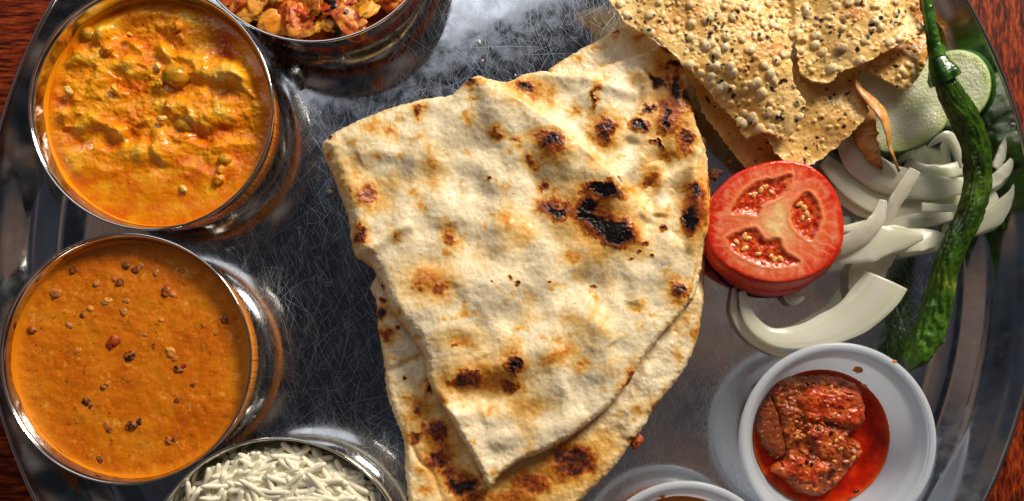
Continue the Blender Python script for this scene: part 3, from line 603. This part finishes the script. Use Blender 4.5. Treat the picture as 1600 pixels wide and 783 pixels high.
# ------------------------------------------------------------ papad
def papad():
    g = thing('papad', 'crisp bubbled papad broken into folded sheets above the tomato', 'papad', (*P(1200, 100, 0), .02))
    def piece(name, poly, z0, zf, seed, nb, tint=0, burn_shade=(), step=1.25, edge=(3.6, 9), big=8.5, th=.045):
        r = np.random.RandomState(seed); pp = catmull(poly); x0, y0 = pp.min(0); x1, y1 = pp.max(0)
        B = [(r.uniform(x0, x1), r.uniform(y0, y1), 1.4+(big-1.4)*r.rand()**3.6) for _ in range(int(nb*1.7))]
        B = [q for q in B if float(fbm(q[0], q[1], 45, 2, seed+30)) > -.32+.5*r.rand()-.25]
        K = [(r.uniform(x0, x1), r.uniform(y0, y1), 1.5+4.2*r.rand()**1.8, r.uniform(0, 3.1), r.uniform(.4, .9)) for _ in range(int(nb*.30))]
        def bub(X, Y):
            h = np.zeros(X.shape)
            for cx, cy, rr in B:
                m = (abs(X-cx) < rr) & (abs(Y-cy) < rr)
                if m.any():
                    q = ((X[m]-cx)**2+(Y[m]-cy)**2)/rr**2; h[m] = np.maximum(h[m], rr*S*.62*np.sqrt(np.clip(1-q, 0, 1)))
            return h
        def top(X, Y, d):
            return zf(X, Y, d)+bub(X, Y)+.05*fbm(X, Y, 28, 3, seed)+.018*fbm(X, Y, 8, 2, seed+2)
        def bot(X, Y, d, z): return zf(X, Y, d)+.05*fbm(X, Y, 28, 3, seed)-th
        def colr(X, Y, d, z):
            h = bub(X, Y)
            n = fbm(X, Y, 60, 4, seed+4); c = ramp(.5+.8*n+tint, [(0, (202, 142, 66)), (.5, (228, 182, 104)), (1, (236, 204, 142))])
            c = mixc(c, lin((242, 224, 184)), smooth(.03, .12, h)*.8)
            c = mixc(c, lin((240, 206, 140)), np.exp(-d/3)*.6)
            for cx, cy, rr, a, el in K:
                m = (abs(X-cx) < rr*1.6) & (abs(Y-cy) < rr*1.6)
                if m.any():
                    dx, dy = X[m]-cx, Y[m]-cy; u = dx*math.cos(a)+dy*math.sin(a); v = (-dx*math.sin(a)+dy*math.cos(a))/el
                    q = np.sqrt(u*u+v*v)/rr+.45*fbm(X[m], Y[m], 4, 2, seed+9)
                    c[m] = mixc(c[m], lin((46, 30, 20)), smooth(1.05, .7, q))
            c = mixc(c, lin((60, 36, 20)), smooth(.50, .6, fbm(X, Y, 4, 2, seed+12)))
            for cx, cy, rx, ry, s, cc in burn_shade:  # brown toasted marks, plus painted shade on the back sheet
                c = mixc(c, lin(cc), s*np.exp(-((X-cx)/rx)**2-((Y-cy)/ry)**2))
            return c
        return sheet(name, poly, z0, top, bot, colr, step, M['papad'], g, edge=edge)
    P1 = [(930,-60),(940,-25),(960,4),(978,33),(1016,60),(1045,84),(1071,107),(1090,122),(1119,148),(1152,178),(1173,207),(1191,203),(1212,206),(1232,216),(1247,198),(1257,172),(1257,152),(1241,130),(1237,100),(1236,80),(1243,66),(1248,100),(1253,113),(1265,124),(1280,129),(1298,130),(1306,118),(1330,110),(1352,102),(1380,86),(1410,72),(1430,60),(1438,50),(1425,34),(1412,10),(1405,-25),(1395,-60),(1200,-70)]
    def z1(X, Y, d):
        z = 2.35+.30*np.exp(-((X-1050)/110)**2-((Y-60)/90)**2)+.35*smooth(1240, 1330, X)*np.exp(-((Y-70)/120)**2)
        z = z-.9*smooth(100, 230, Y)*smooth(1300, 1180, X)+.17*np.sin((X-Y*.5)/34.)+.16*fbm(X, Y, 90, 2, 77)-.5*smooth(1040, 960, X)
        z = z+ridge(X, Y, [(1240,-40),(1243,20),(1246,70)], 16, .14, onesided=-1)
        return z+.10*np.exp(-d/7)*fbm(X, Y, 40, 2, 8)
    piece('front_sheet', P1, 2.3, z1, 401, 1500, 0, [(1330,28,16,9,.9,(196,120,20)), (1322,32,7,5,.8,(120,56,12)), (1308,85,9,9,.8,(120,60,30)), (1205,210,30,12,.5,(206,130,50)), (1392,48,12,4,.7,(170,120,60))])
    P3 = [(1350,98),(1368,118),(1386,132),(1403,139),(1416,140),(1428,130),(1436,118),(1446,100),(1451,76),(1452,52),(1444,25),(1436,0),(1430,-30),(1380,-30),(1370,40)]
    piece('right_sheet', P3, 2.0, lambda X, Y, d: 1.95+.25*np.exp(-((X-1400)/30)**2-((Y-110)/30)**2)+.10*np.sin((X+Y)/17.), 402, 160, -.15, [(1443,30,18,40,.6,(204,112,40)), (1440,95,12,18,.5,(206,140,60))], big=7)
    P4 = [(1188,200),(1201,218),(1212,236),(1225,251),(1252,261),(1270,256),(1290,244),(1312,226),(1330,208),(1348,186),(1354,172),(1343,152),(1338,140),(1341,118),(1348,98),(1320,80),(1270,70),(1230,100)]
    piece('lower_sheet', P4, 1.7, lambda X, Y, d: 1.70-.25*smooth(180, 265, Y)+.18*smooth(1300, 1350, X)+.08*np.sin((X*.8-Y)/22.)+.06*np.exp(-d/5), 403, 200, -.12, [(1290,135,14,9,.3,(70,40,20)), (1350,150,10,40,.4,(214,140,60))], big=4.5)
    P6 = [(1066,96),(1084,140),(1100,180),(1120,206),(1140,229),(1158,250),(1172,262),(1200,262),(1240,255),(1230,200),(1180,150),(1120,100)]
    piece('back_sheet', P6, 1.0, lambda X, Y, d: .95+.2*np.exp(-((X-1150)/60)**2)-.35*smooth(180, 260, Y)+0*d, 404, 90, -.25, [(1150,225,30,25,.4,(120,70,36))], big=4)  # darker tint and brown patch paint in the shade under the front sheet
    # narrow curled strip standing on edge
    def cc(U, A):
        c = ramp(.5+.8*fbm(U*150, np.cos(A)*10, 12, 3, 5), [(0, (176, 112, 50)), (.5, (212, 150, 78)), (1, (232, 190, 126))])
        c = mixc(c, lin((96, 40, 16)), smooth(.78, 1, U)*.9); return mixc(c, lin((50, 30, 18)), smooth(.4, .5, fbm(U*150, np.cos(A)*12, 6, 2, 15)))
    for i, (pts, hw, rl) in enumerate([([(1340,108,1.9),(1343,135,2.0),(1362,155,2.1),(1383,178,2.1),(1390,205,1.9),(1392,232,1.6),(1405,268,1.3)], [.10,.22,.30,.36,.34,.22,.05], [.9,.5,.9,1.3]),
                                       ([(1352,165,1.5),(1354,190,1.5),(1352,215,1.45),(1362,240,1.4),(1378,264,1.3)], [.15,.35,.40,.28,.05], [-.3,-.5,-.7])]):
        me = loft_mesh('curled_strip', path3(pts), hw, [.045]*len(hw), 46, 14, 2.2, lambda u, an, i=i: 1+.25*perlin(u*9+i, np.cos(an)*1.5+3, 3+i), roll=rl, color=cc, bend=.25)
        link('curled_strip', me, M['papad'], g)
papad()

# ------------------------------------------------------------ cucumber
def cucumber(px, py, z, r, tilt, label, seed):
    def colr(U, A): return None
    th = .42; n = 90; rings = [(.0, th, 0), (.25, th, 1), (.5, th, 1), (.7, th, 1), (.86, th, 1), (.94, th-.01, 1), (.985, th-.05, 2), (1.0, th-.12, 2), (1.0, .1, 2), (.97, .0, 2), (.5, 0, 1), (0, 0, 0)]
    V = []; col = []; a = np.linspace(0, 2*math.pi, n, endpoint=False)
    for rr, z_, k in rings:
        rr = max(rr, .002); R = r*rr*(1+.02*np.sin(3*a+seed)); xx, yy = R*np.cos(a), R*np.sin(a)
        zz = z_+.02*perlin(xx*3, yy*3, seed)*(rr < .95)+(.03 if .3 < rr < .6 else 0)*np.sin(a*3)
        V.append(np.stack([xx, yy, zz], -1))
        nn = fbm(xx*20, yy*20, 14, 3, seed)
        if k < 2: c = mixc(np.tile(lin((232, 234, 204)), (n, 1)), lin((196, 208, 136)), .15+nn+(rr > .84)*.6)
        else: c = np.tile(lin((62, 112, 34)), (n, 1))
        col.append(c)
    V = np.concatenate(V); col = np.concatenate(col); k = len(rings)
    F = [(i*n+j, (i+1)*n+j, (i+1)*n+(j+1) % n, i*n+(j+1) % n) for i in range(k-1) for j in range(n)]
    o = link('cucumber_slice', mesh_np('cucumber_slice', V, F, None, col), M['cuc'], label=label, category='cucumber', group='cucumber slices on the tray')
    o.location = (*P(px, py, z), z); o.rotation_euler = tilt; return o
cucumber(1398, 156, 1.05, 2.05, (.10, -.12, .3), 'pale green cucumber slice showing between the papad and the chili', 3)
cucumber(1482, 142, .80, 1.42, (.05, -.45, .2), 'cucumber slice added in place of a reflection on the tray wall right of the chili stem', 5)  # extra slice, stands in for the cucumber mirrored in the tray wall

# ------------------------------------------------------------ onions
def onion(pts, hw, ht, label, roll=None, green=.15, bend=.14, seed=0, pink=0):
    if roll is None: roll = (.35*math.sin(seed*2.3), .35*math.cos(seed*1.7), .3*math.sin(seed*3.1))
    hwc = [w*S*.88 for w in hw]; hh = [min(.055, w*.4) for w in hwc]
    def cc(U, A):
        ca = np.cos(A); c = np.tile(lin((240, 236, 226)), (len(U), 1))
        c = mixc(c, lin((206, 214, 164)), .6*green*(1+.8*np.sin(ca*9+seed))+.25*np.abs(ca)**6+.22*(1+np.sin(ca*13+U*3+seed)))
        c = mixc(c, lin((226, 200, 184)), pink*np.ones(len(U)))
        return mixc(c, lin((246, 245, 236)), .35+.6*fbm(U*60, ca*8, 30, 1, seed))
    me = loft_mesh('onion_slice', path3(pts), hwc, hh, 80, 48, 4.5, lambda u, an: 1+.10*perlin(u*7+seed, np.cos(an)*1.5, seed), roll=roll, color=cc, bend=bend)
    link('onion_slice', me, M['onion'], label=label, category='onion slice', group='raw onion slices beside the tomato')
onion([(1288,250,.5),(1325,283,.55),(1385,312,.6),(1450,316,.6),(1505,298,.6),(1535,270,.6)], [14,22,28,26,22,12], .16, 'broad pale onion arc behind the tomato passing under the chili', green=.3, seed=1)
onion([(1322,205,.9),(1342,245,1.0),(1390,280,1.05),(1450,293,1.05),(1510,290,1.0)], [18,26,25,22,14], .16, 'wide onion arc coming out from below the papad curl', green=.25, seed=2)
onion([(1315,358,.35),(1380,350,.5),(1450,340,.6),(1512,330,.6)], [6,14,16,6], .12, 'flat onion strip low down running from tomato to chili', green=.3, seed=3)
onion([(1586,205,1.3),(1601,262,1.3),(1588,312,1.2),(1530,350,.9),(1490,350,.6)], [9,15,20,17,9], .15, 'curved onion piece at the right edge of the tray', green=.2, seed=4)
onion([(1555,262,1.2),(1570,235,1.3),(1578,205,1.4)], [7,11,5], .12, 'short upright onion sliver right of the chili near the tray edge', green=.1, seed=5)
onion([(1535,292,1.2),(1560,278,1.3),(1584,252,1.4)], [9,12,8], .10, 'glossy onion strip pointing from the chili to the tray edge', green=0, seed=6)
onion([(1452,228,1.35),(1480,212,1.4),(1498,232,1.35),(1506,262,1.3)], [3,9,10,6], .10, 'thin curved onion strip between the cucumber and the chili', green=.1, seed=7)
onion([(1440,324,1.1),(1475,325,1.15),(1508,324,1.2)], [8,7,7], .10, 'small straight onion strip ending at the middle of the chili', green=.05, seed=8)
onion([(1362,372,.9),(1390,332,1.3),(1412,295,1.5),(1430,266,1.6)], [8,12,13,10], .12, 'upright translucent onion strip crossing the broad onion arc', green=.05, seed=9, pink=.2)
onion([(1345,470,.3),(1355,430,.45),(1380,395,.6),(1405,372,.7)], [20,32,26,10], .10, 'translucent onion piece beneath the pointed onion wedge', green=.1, seed=10, pink=.5)
onion([(1385,380,1.0),(1420,375,1.15),(1455,372,1.2),(1483,374,1.2)], [16,22,17,5], .16, 'pointed onion wedge touching the left side of the chili', green=.1, seed=11)
onion([(1302,400,1.05),(1350,384,1.35),(1395,374,1.4),(1442,370,1.3)], [14,30,25,5], .20, 'white leaf shaped onion wedge lying right of the tomato', green=.05, seed=12)
onion([(1312,388,1.5),(1345,370,1.65),(1370,345,1.7),(1380,313,1.7)], [14,17,14,6], .14, 'hooked onion crescent rising from the tomato edge', green=.0, seed=13)
onion([(1148,450,.25),(1148,490,.3),(1172,528,.3),(1215,552,.3),(1250,556,.3)], [4,7,7,6,2], .12, 'thin outer onion ring edge low beside the plastic cup', green=.2, seed=14, pink=.4)
onion([(1160,455,.5),(1172,498,.55),(1205,526,.6),(1255,526,.7),(1308,508,.85),(1350,482,1.0),(1374,458,1.08),(1386,437,1.1)], [6,12,16,22,31,36,38,38], .15, 'large white onion crescent curving below the tomato', green=.0, seed=15)
onion([(1225,462,.4),(1240,468,.4),(1256,466,.4)], [3,10,3], .12, 'tiny onion scrap poking out under the tomato', seed=16)
onion([(1590,262,.9),(1560,300,.9),(1500,330,.8)], [10,22,10], .12, 'broad onion layer lying behind the chili at the right', green=.35, seed=17)

onion([(1300,300,.25),(1350,325,.3),(1400,345,.35),(1440,352,.4)], [10,16,16,10], .1, 'onion layer lowest of the pile just right of the tomato shoulder', green=.4, seed=18)
onion([(1415,255,.5),(1455,268,.6),(1500,262,.7),(1540,240,.8)], [9,13,13,8], .1, 'onion strip directly below the cucumber slice edge', green=.35, seed=19)
onion([(1405,398,.5),(1440,392,.55),(1475,385,.6)], [4,6,4], .1, 'thin onion shaving under the two pointed wedges', green=.1, seed=20)
# ------------------------------------------------------------ tomato
def tomato():
    g = thing('tomato_slice', 'thick red tomato slice with seeds lying upper right of the naan edge', 'tomato', (*P(1212, 362, 0), .3), 'tomato slices stacked beside the naan')
    out = [(1108,330),(1118,302),(1148,272),(1190,256),(1225,252),(1262,260),(1292,284),(1311,318),(1318,362),(1312,392),(1290,420),(1256,437),(1215,443),(1172,435),(1130,412),(1110,388),(1104,358)]
    locs = [[(1143,332),(1152,312),(1168,294),(1190,283),(1210,281),(1232,275),(1228,298),(1212,312),(1192,320),(1184,337),(1165,334)],
            [(1236,324),(1247,309),(1262,302),(1274,318),(1281,338),(1277,358),(1266,376),(1248,364),(1236,348)],
            [(1136,374),(1158,361),(1180,357),(1196,374),(1217,373),(1228,394),(1250,409),(1224,416),(1200,415),(1176,408),(1152,394)]]
    def ld(X, Y):
        d = np.full(X.shape, -1e9)
        for p in locs: d = np.maximum(d, sdf_poly(X, Y, catmull(p)))
        return d+2.5*fbm(X, Y, 10, 3, 4)
    tilt = lambda X, Y: 1.62+.0010*(X-1212)-.0016*(Y-360)
    def top(X, Y, d):
        l = ld(X, Y); return tilt(X, Y)-.09*smooth(-2, 8, l)+.06*fbm(X, Y, 11, 3, 7)*smooth(0, 6, l)+.02*fbm(X, Y, 14, 3, 5)-.10*(1-np.sqrt(1-(1-np.clip(d/7, 0, 1))**2))+.015*np.exp(-((l+3)/2.5)**2)
    def colr(X, Y, d, z):
        l = ld(X, Y); r = np.hypot(X-1212, (Y-350))
        n = fbm(X, Y, 30, 5, 8, .6)
        c = ramp(np.clip(r/100+.30*n, 0, 1), [(0, (248, 214, 146)), (.20, (244, 178, 118)), (.42, (238, 126, 78)), (.8, (234, 98, 56)), (.93, (224, 62, 26)), (1, (210, 40, 12))])
        ang = np.arctan2(Y-350, X-1212); st = np.cos(ang*34+5*fbm(X, Y, 30, 2, 41))
        c = mixc(c, lin((246, 166, 126)), smooth(.2, 1, st)*.35*smooth(4, 16, d)*smooth(30, 60, r))
        c = mixc(c, lin((246, 160, 122)), smooth(-.1, .4, fbm(X, Y, 20, 5, 9, .6))*.6*smooth(3, 16, d))
        c = mixc(c, lin((244, 150, 100)), np.exp(-((l+4)/3.0)**2)*.6)
        c = mixc(c, lin((204, 36, 18)), smooth(6, 1.5, d))
        gel = ramp(.5+fbm(X, Y, 9, 3, 51), [(0, (170, 30, 10)), (.5, (206, 58, 22)), (1, (232, 124, 52))])
        f = smooth(-2.5, 3.0, l)[:, None]; return c*(1-f)+gel*f
    sheet('tomato_flesh', out, 1.6, top, lambda X, Y, d, z: 1.0+.10*(1-np.clip(d/7, 0, 1))+.001*(X-1212), colr, 1.2, M['tomato'], g)
    # skin around the rim, tapering to a smaller lower face
    pp = catmull(out); cxy = pp.mean(0); V = []; rows = [(1.0, 1.50), (1.022, 1.34), (1.02, 1.1), (1.0, .85), (.95, .65), (.86, .58)]
    for s, z in rows:
        for p in pp:
            q = cxy+(p-cxy)*s+np.array([2, 9])*min(1, (1.5-z)/.5); X = (q[0]-NX)*S*(H-1.6)/H; Y = -(q[1]-NY)*S*(H-1.6)/H; zz = z+(.001*(q[0]-1212)-.0016*(q[1]-360)); V.append((X, Y, zz))
    n = len(pp); F = [(i*n+j, i*n+(j+1) % n, (i+1)*n+(j+1) % n, (i+1)*n+j) for i in range(len(rows)-1) for j in range(n)]
    F = [f[::-1] for f in F]
    # catmull order in the photo plane
    col = np.tile(lin((222, 54, 16)), (len(V), 1)); link('tomato_skin', mesh_np('tomato_skin', V, F, None, col), M['tomato'], g)
    rnd = random.Random(9); k = 0
    spots = [(1190,296),(1198,291),(1207,300),(1214,290),(1179,304),(1168,318),(1250,318),(1258,324),(1262,334),(1265,345),(1255,340),(1262,357),(1164,368),(1170,372),(1165,388),(1178,380),(1186,396),(1190,404),(1206,400),(1212,406),(1220,404),(1200,385),(1152,378),(1228,408)]
    for (x, y) in spots[::2]+spots[1::6]:
        z = 1.60+.001*(x-1212)-.0016*(y-360)
        me = wobble_ball('seed', .10+.03*rnd.random(), 500+k, .2, (1.35, .9, .55), 9, 12); o = link('seed', me, M['seed'], g)
        a, b = P(x, y, z); o.location = (a-g.location.x, b-g.location.y, z-.09-g.location.z); o.rotation_euler = (0, 0, rnd.uniform(0, 3)); k += 1
    lo = [(1125,400),(1150,380),(1250,380),(1290,400),(1280,430),(1250,455),(1222,462),(1185,460),(1150,445),(1128,425)]
    col2 = lambda X, Y, d, z: ramp(np.clip(d/20, 0, 1), [(0, (196, 34, 12)), (1, (222, 96, 60))])
    o = sheet('tomato_slice', lo, .7, lambda X, Y, d: .5+.4*np.sqrt(1-(1-np.clip(d/9, 0, 1))**2), lambda X, Y, d, z: .25+0*X, col2, 1.8, M['tomato'], None)
    o['label'] = 'second red tomato slice just peeking out beneath the seeded one'; o['category'] = 'tomato'; o['group'] = 'tomato slices stacked beside the naan'
tomato()

# ------------------------------------------------------------ chili
def chili():
    g = thing('green_chili', 'long wrinkled dark green chili lying across the onions', 'chili', (*P(1500, 300, 0), .5))
    def cc(U, A):
        c = ramp(.45+.9*fbm(U*260, np.cos(A)*14+np.sin(A)*8, 22, 4, 3), [(0, (22, 40, 6)), (.5, (46, 76, 12)), (1, (88, 116, 32))])
        c = mixc(c, lin((84, 130, 40)), smooth(.62, .85, U)*.55); return mixc(c, lin((150, 150, 60)), np.exp(-((U-.70)/.012)**2)*(np.cos(A) < .2)*.5)
    def wr(u, an):
        ca, sa = np.cos(an)*1.0, np.sin(an)*1.0
        a = perlin(u*11+ca*1.2, sa*1.6+u*3, 5)+.35*perlin(u*30+sa*2, ca*2.4-u*9, 6)+.5*perlin(u*7, ca*2+sa*2+4, 8)
        r = -(1-np.clip(np.abs(perlin(u*8+ca*2.6, sa*3.4+u*5, 12))*3.2, 0, 1))*.55-(1-np.clip(np.abs(perlin(u*17+ca*3, sa*4.2-u*9, 13))*3.5, 0, 1))*.30
        tip = smooth(.58, .8, u); return 1+.085*a+.30*r+.10*tip*1.6*perlin(u*30+ca*3, sa*5+u*20, 17)
    pod = [(1472,116,2.55),(1480,136,2.5),(1494,163,2.4),(1510,192,2.3),(1524,228,2.2),(1527,262,2.15),(1525,300,2.1),(1514,338,2.05),(1496,372,2.0),(1483,402,1.9),(1474,436,1.75),(1466,470,1.6),(1456,505,1.45),(1442,538,1.3),(1428,562,1.2),(1420,578,1.15)]
    k = [16,20,23,24,24,24,24,23,23,23,24,26,27,26,21,4]; hw = [v*S*.82 for v in k]
    me = loft_mesh('pod', path3(pod), hw, [v*.92 for v in hw], 420, 64, 2.0, wr, color=cc); link('pod', me, M['chili'], g)
    cal = [(1462,86,2.62),(1468,102,2.6),(1473,114,2.56),(1478,126,2.52)]; hw = [v*S for v in (10, 15, 20, 21)]
    me = loft_mesh('calyx', path3(cal), hw, hw, 40, 40, 2, lambda u, an: 1+.07*np.sin(an*7)*u+.04*perlin(u*6, an, 2), color=lambda U, A: ramp(.5+.6*np.sin(A*7), [(0, (20, 54, 12)), (1, (50, 92, 26))])); link('calyx', me, M['chili'], g)
    st = [(1444,-30,2.9),(1449,5,2.85),(1453,35,2.8),(1458,62,2.72),(1464,90,2.63)]; hw = [v*S for v in (6, 7, 8, 9, 12)]
    me = loft_mesh('stem', path3(st), hw, hw, 60, 24, 2, lambda u, an: 1+.10*perlin(u*20, np.cos(an)*2, 2), color=lambda U, A: ramp(.5+fbm(U*80, np.cos(A)*6, 14, 2, 2), [(0, (22, 60, 12)), (1, (70, 116, 36))])); link('stem', me, M['chili'], g)
chili()

# ------------------------------------------------------------ plastic cups
CH = 2.45
def cup(px, py, rpx, label):
    x, y = P(px, py, CH); s = rpx*S*(H-CH)/H/3.6
    t = thing('plastic_cup', label, 'cup', (x, y, .012), 'white plastic dip cups'); t.scale = (s, s, 1)
    out = [(.001, .10), (2.1, .10), (2.2, .02), (2.3, 0), (2.4, .03), (2.46, .12), (2.72, .9), (3.05, 1.75), (3.16, 2.02), (3.30, 2.06), (3.34, 2.25), (3.40, 2.33)]
    inn = [(3.32, 2.36), (3.26, 2.30), (3.22, 2.16), (3.10, 2.10), (3.0, 1.75), (2.66, .9), (2.42, .22), (2.3, .16), (.001, .16)]
    b = lathe('cup_body', out+inn, M['plastic'], None, n=160); b.parent = t
    ring = [(3.46+.14*math.cos(a), 2.33+.10*math.sin(a)) for a in np.linspace(0, 2*math.pi, 15)]
    r = lathe('cup_rim', ring, M['plastic'], None, n=160); r.parent = t
    return x, y, s
cx1, cy1, cs1 = cup(1310, 690, 155, 'white plastic cup holding red mango pickle')
cx2, cy2, cs2 = cup(1072, 904, 152, 'white plastic cup of orange chutney cut off by the bottom edge')
def pickle():
    g = thing('mango_pickle', 'dark red oily mango pickle chunks in the white cup', 'pickle', (cx1, cy1, .5))
    z0 = .88; r = 2.60*cs1
    sheet('red_oil', disc_poly(cx1, cy1, r, z0), z0, lambda X, Y, d: z0+.03*np.exp(-d/3)+.035*fbm(X, Y, 18, 3, 3), lambda X, Y, d, z: z-.5+0*X, lambda X, Y, d, z: mixc(ramp(.5+.9*fbm(X, Y, 26, 4, 31), [(0, (120, 14, 2)), (.6, (182, 26, 2)), (1, (206, 56, 8))]), lin((226, 96, 20)), np.exp(-d/3.5)*.8), 1.6, M['oil'], g, curve=False)
    def chunk(poly, zb, T, w, seed, cols, amp=.16, name='mango_piece'):
        def top(X, Y, d):
            rg = 1-2*np.abs(fbm(X+8*fbm(X, Y, 20, 2, seed+7), Y, 26, 3, seed+1))
            return zb+T*np.sqrt(1-(1-np.clip(d/w, 0, 1))**2)+amp*fbm(X, Y, 30, 4, seed, .6)*smooth(0, 8, d)+amp*.3*rg*smooth(0, 10, d)+.03*fbm(X, Y, 6, 3, seed+2)
        def colr(X, Y, d, z):
            c = ramp(.5+.9*fbm(X, Y, 24, 5, seed+3, .6), cols); c = mixc(c, lin((226, 150, 60)), smooth(.42, .55, fbm(X, Y, 6, 2, seed+5)))
            return mixc(c, lin((30, 12, 8)), smooth(.36, .52, fbm(X, Y, 9, 3, seed+6)))
        sheet(name, poly, 1.2, top, lambda X, Y, d, z: np.minimum(z-.05, .8+0*X), colr, 1.2, M['pickle'], g, edge=(3, 10))
    red = [(0, (104, 34, 14)), (.5, (176, 66, 26)), (1, (216, 120, 56))]; brn = [(0, (96, 36, 14)), (.5, (164, 70, 28)), (1, (208, 122, 60))]; brt = [(0, (124, 40, 16)), (.5, (188, 62, 24)), (1, (218, 112, 50))]
    chunk([(1183,660),(1186,640),(1196,622),(1206,616),(1216,640),(1224,670),(1230,700),(1222,718),(1204,712),(1190,690)], .85, .45, 8, 610, [(0, (112, 50, 26)), (1, (150, 76, 40))], .04, 'mango_peel')
    chunk([(1200,610),(1222,592),(1250,588),(1290,584),(1320,590),(1345,605),(1352,640),(1350,665),(1330,680),(1345,690),(1350,710),(1330,735),(1310,760),(1280,778),(1250,772),(1225,745),(1222,700),(1215,660)], .8, .55, 14, 620, brn, .24)
    chunk([(1240,625),(1262,604),(1300,600),(1340,612),(1350,640),(1345,662),(1318,672),(1290,664),(1262,662),(1245,648)], 1.15, .42, 14, 630, brt, .16)
    chunk([(1205,735),(1218,722),(1250,712),(1290,722),(1296,734),(1280,748),(1276,762),(1250,757),(1225,748)], 1.0, .5, 9, 640, brt, .14)
    chunk([(1256,668),(1290,662),(1318,680),(1312,705),(1296,722),(1272,712),(1258,690)], 1.15, .35, 12, 650, red, .16)
    rnd = random.Random(3)
    for i in range(46):
        x = rnd.gauss(1290, 36); y = rnd.gauss(690, 42)
        if abs(x-1280) > 75 or abs(y-685) > 85: continue
        z = 1.56 if 1235 < x < 1340 and 600 < y < 740 else 1.15
        c = rnd.choice([(222, 160, 70), (206, 130, 60), (190, 90, 30), (60, 30, 14)])
        o = link('spice_seed', wobble_ball('spice_seed', rnd.uniform(.05, .09), 700+i, .2, (1.5, .9, .6), 8, 10, col=lambda V, f, c=c: np.tile(lin(c), (len(V), 1))), M['pickle'], g)
        a, b = P(x, y, z); o.location = (a-cx1, b-cy1, z-.5); o.rotation_euler = (rnd.uniform(-.5, .5), 0, rnd.uniform(0, 3))
    z0 = 1.55; g2 = thing('orange_chutney', 'orange chutney in the cup at the bottom edge', 'chutney', (cx2, cy2, .5))
    sheet('chutney_surface', disc_poly(cx2, cy2, 2.90*cs2, z0), z0, lambda X, Y, d: z0+.05*np.exp(-d/4)+0*X, lambda X, Y, d, z: z-.6, lambda X, Y, d, z: np.tile(lin((222, 120, 40)), (len(X), 1)), 2.5, M['sauce'], g2, curve=False)
    for gg, gx, gy, px, py, z, rr, nm in [(g2, cx2, cy2, 1034, 775, 2.1, .10, 'sauce_drip'), (g, cx1, cy1, 1341, 578, 1.85, .15, 'oil_stain'), (g, cx1, cy1, 1398, 565, 2.43, .07, 'oil_stain')]:
        o = link(nm, wobble_ball(nm, rr, 5, .3, (1.2, .8, .2), 10, 14), M['sauce'], gg); a, b = P(px, py, z); o.location = (a-gx, b-gy, z-.5)
pickle()

# ------------------------------------------------------------ crumbs
for i, (px, py, r, c, lab) in enumerate([(1117, 272, .22, (196, 150, 130), 'pinkish crumb of flatbread on the tray left of the tomato'), (1139, 254, .08, (190, 110, 80), 'tiny brown crumb between the papad and the tomato'),
        (749, 66, .07, (226, 222, 210), 'larger pale crumb on bare metal between the top bowl and the naan'), (754, 95, .05, (220, 214, 200), 'small pale crumb just below the larger one on the bare metal'),
        (996, 690, .22, (172, 84, 40), 'brown torn crust crumb at the lower right edge of the naan'), (805, 118, .04, (226, 214, 190), 'speck of bread just above the top edge of the naan'),
        (516, 300, .09, (222, 196, 150), 'crumb clinging beside the left edge of the naan'), (684, 621, .10, (236, 220, 190), 'pale shred of bread standing at the inner fold of the naan')]):
    z = .05 if i != 7 else 1.1
    cc = lambda V, f, c=c: np.tile(lin(c), (len(V), 1))
    o = link('bread_crumb', wobble_ball('bread_crumb', r, 800+i, .5, (1.2, .8, .6), 12, 14, 2.2, cc), M['bit'], label=lab, category='crumb', group='loose crumbs')
    o.location = (*P(px, py, z), z+r*.4); o.rotation_euler = (0, 0, i)
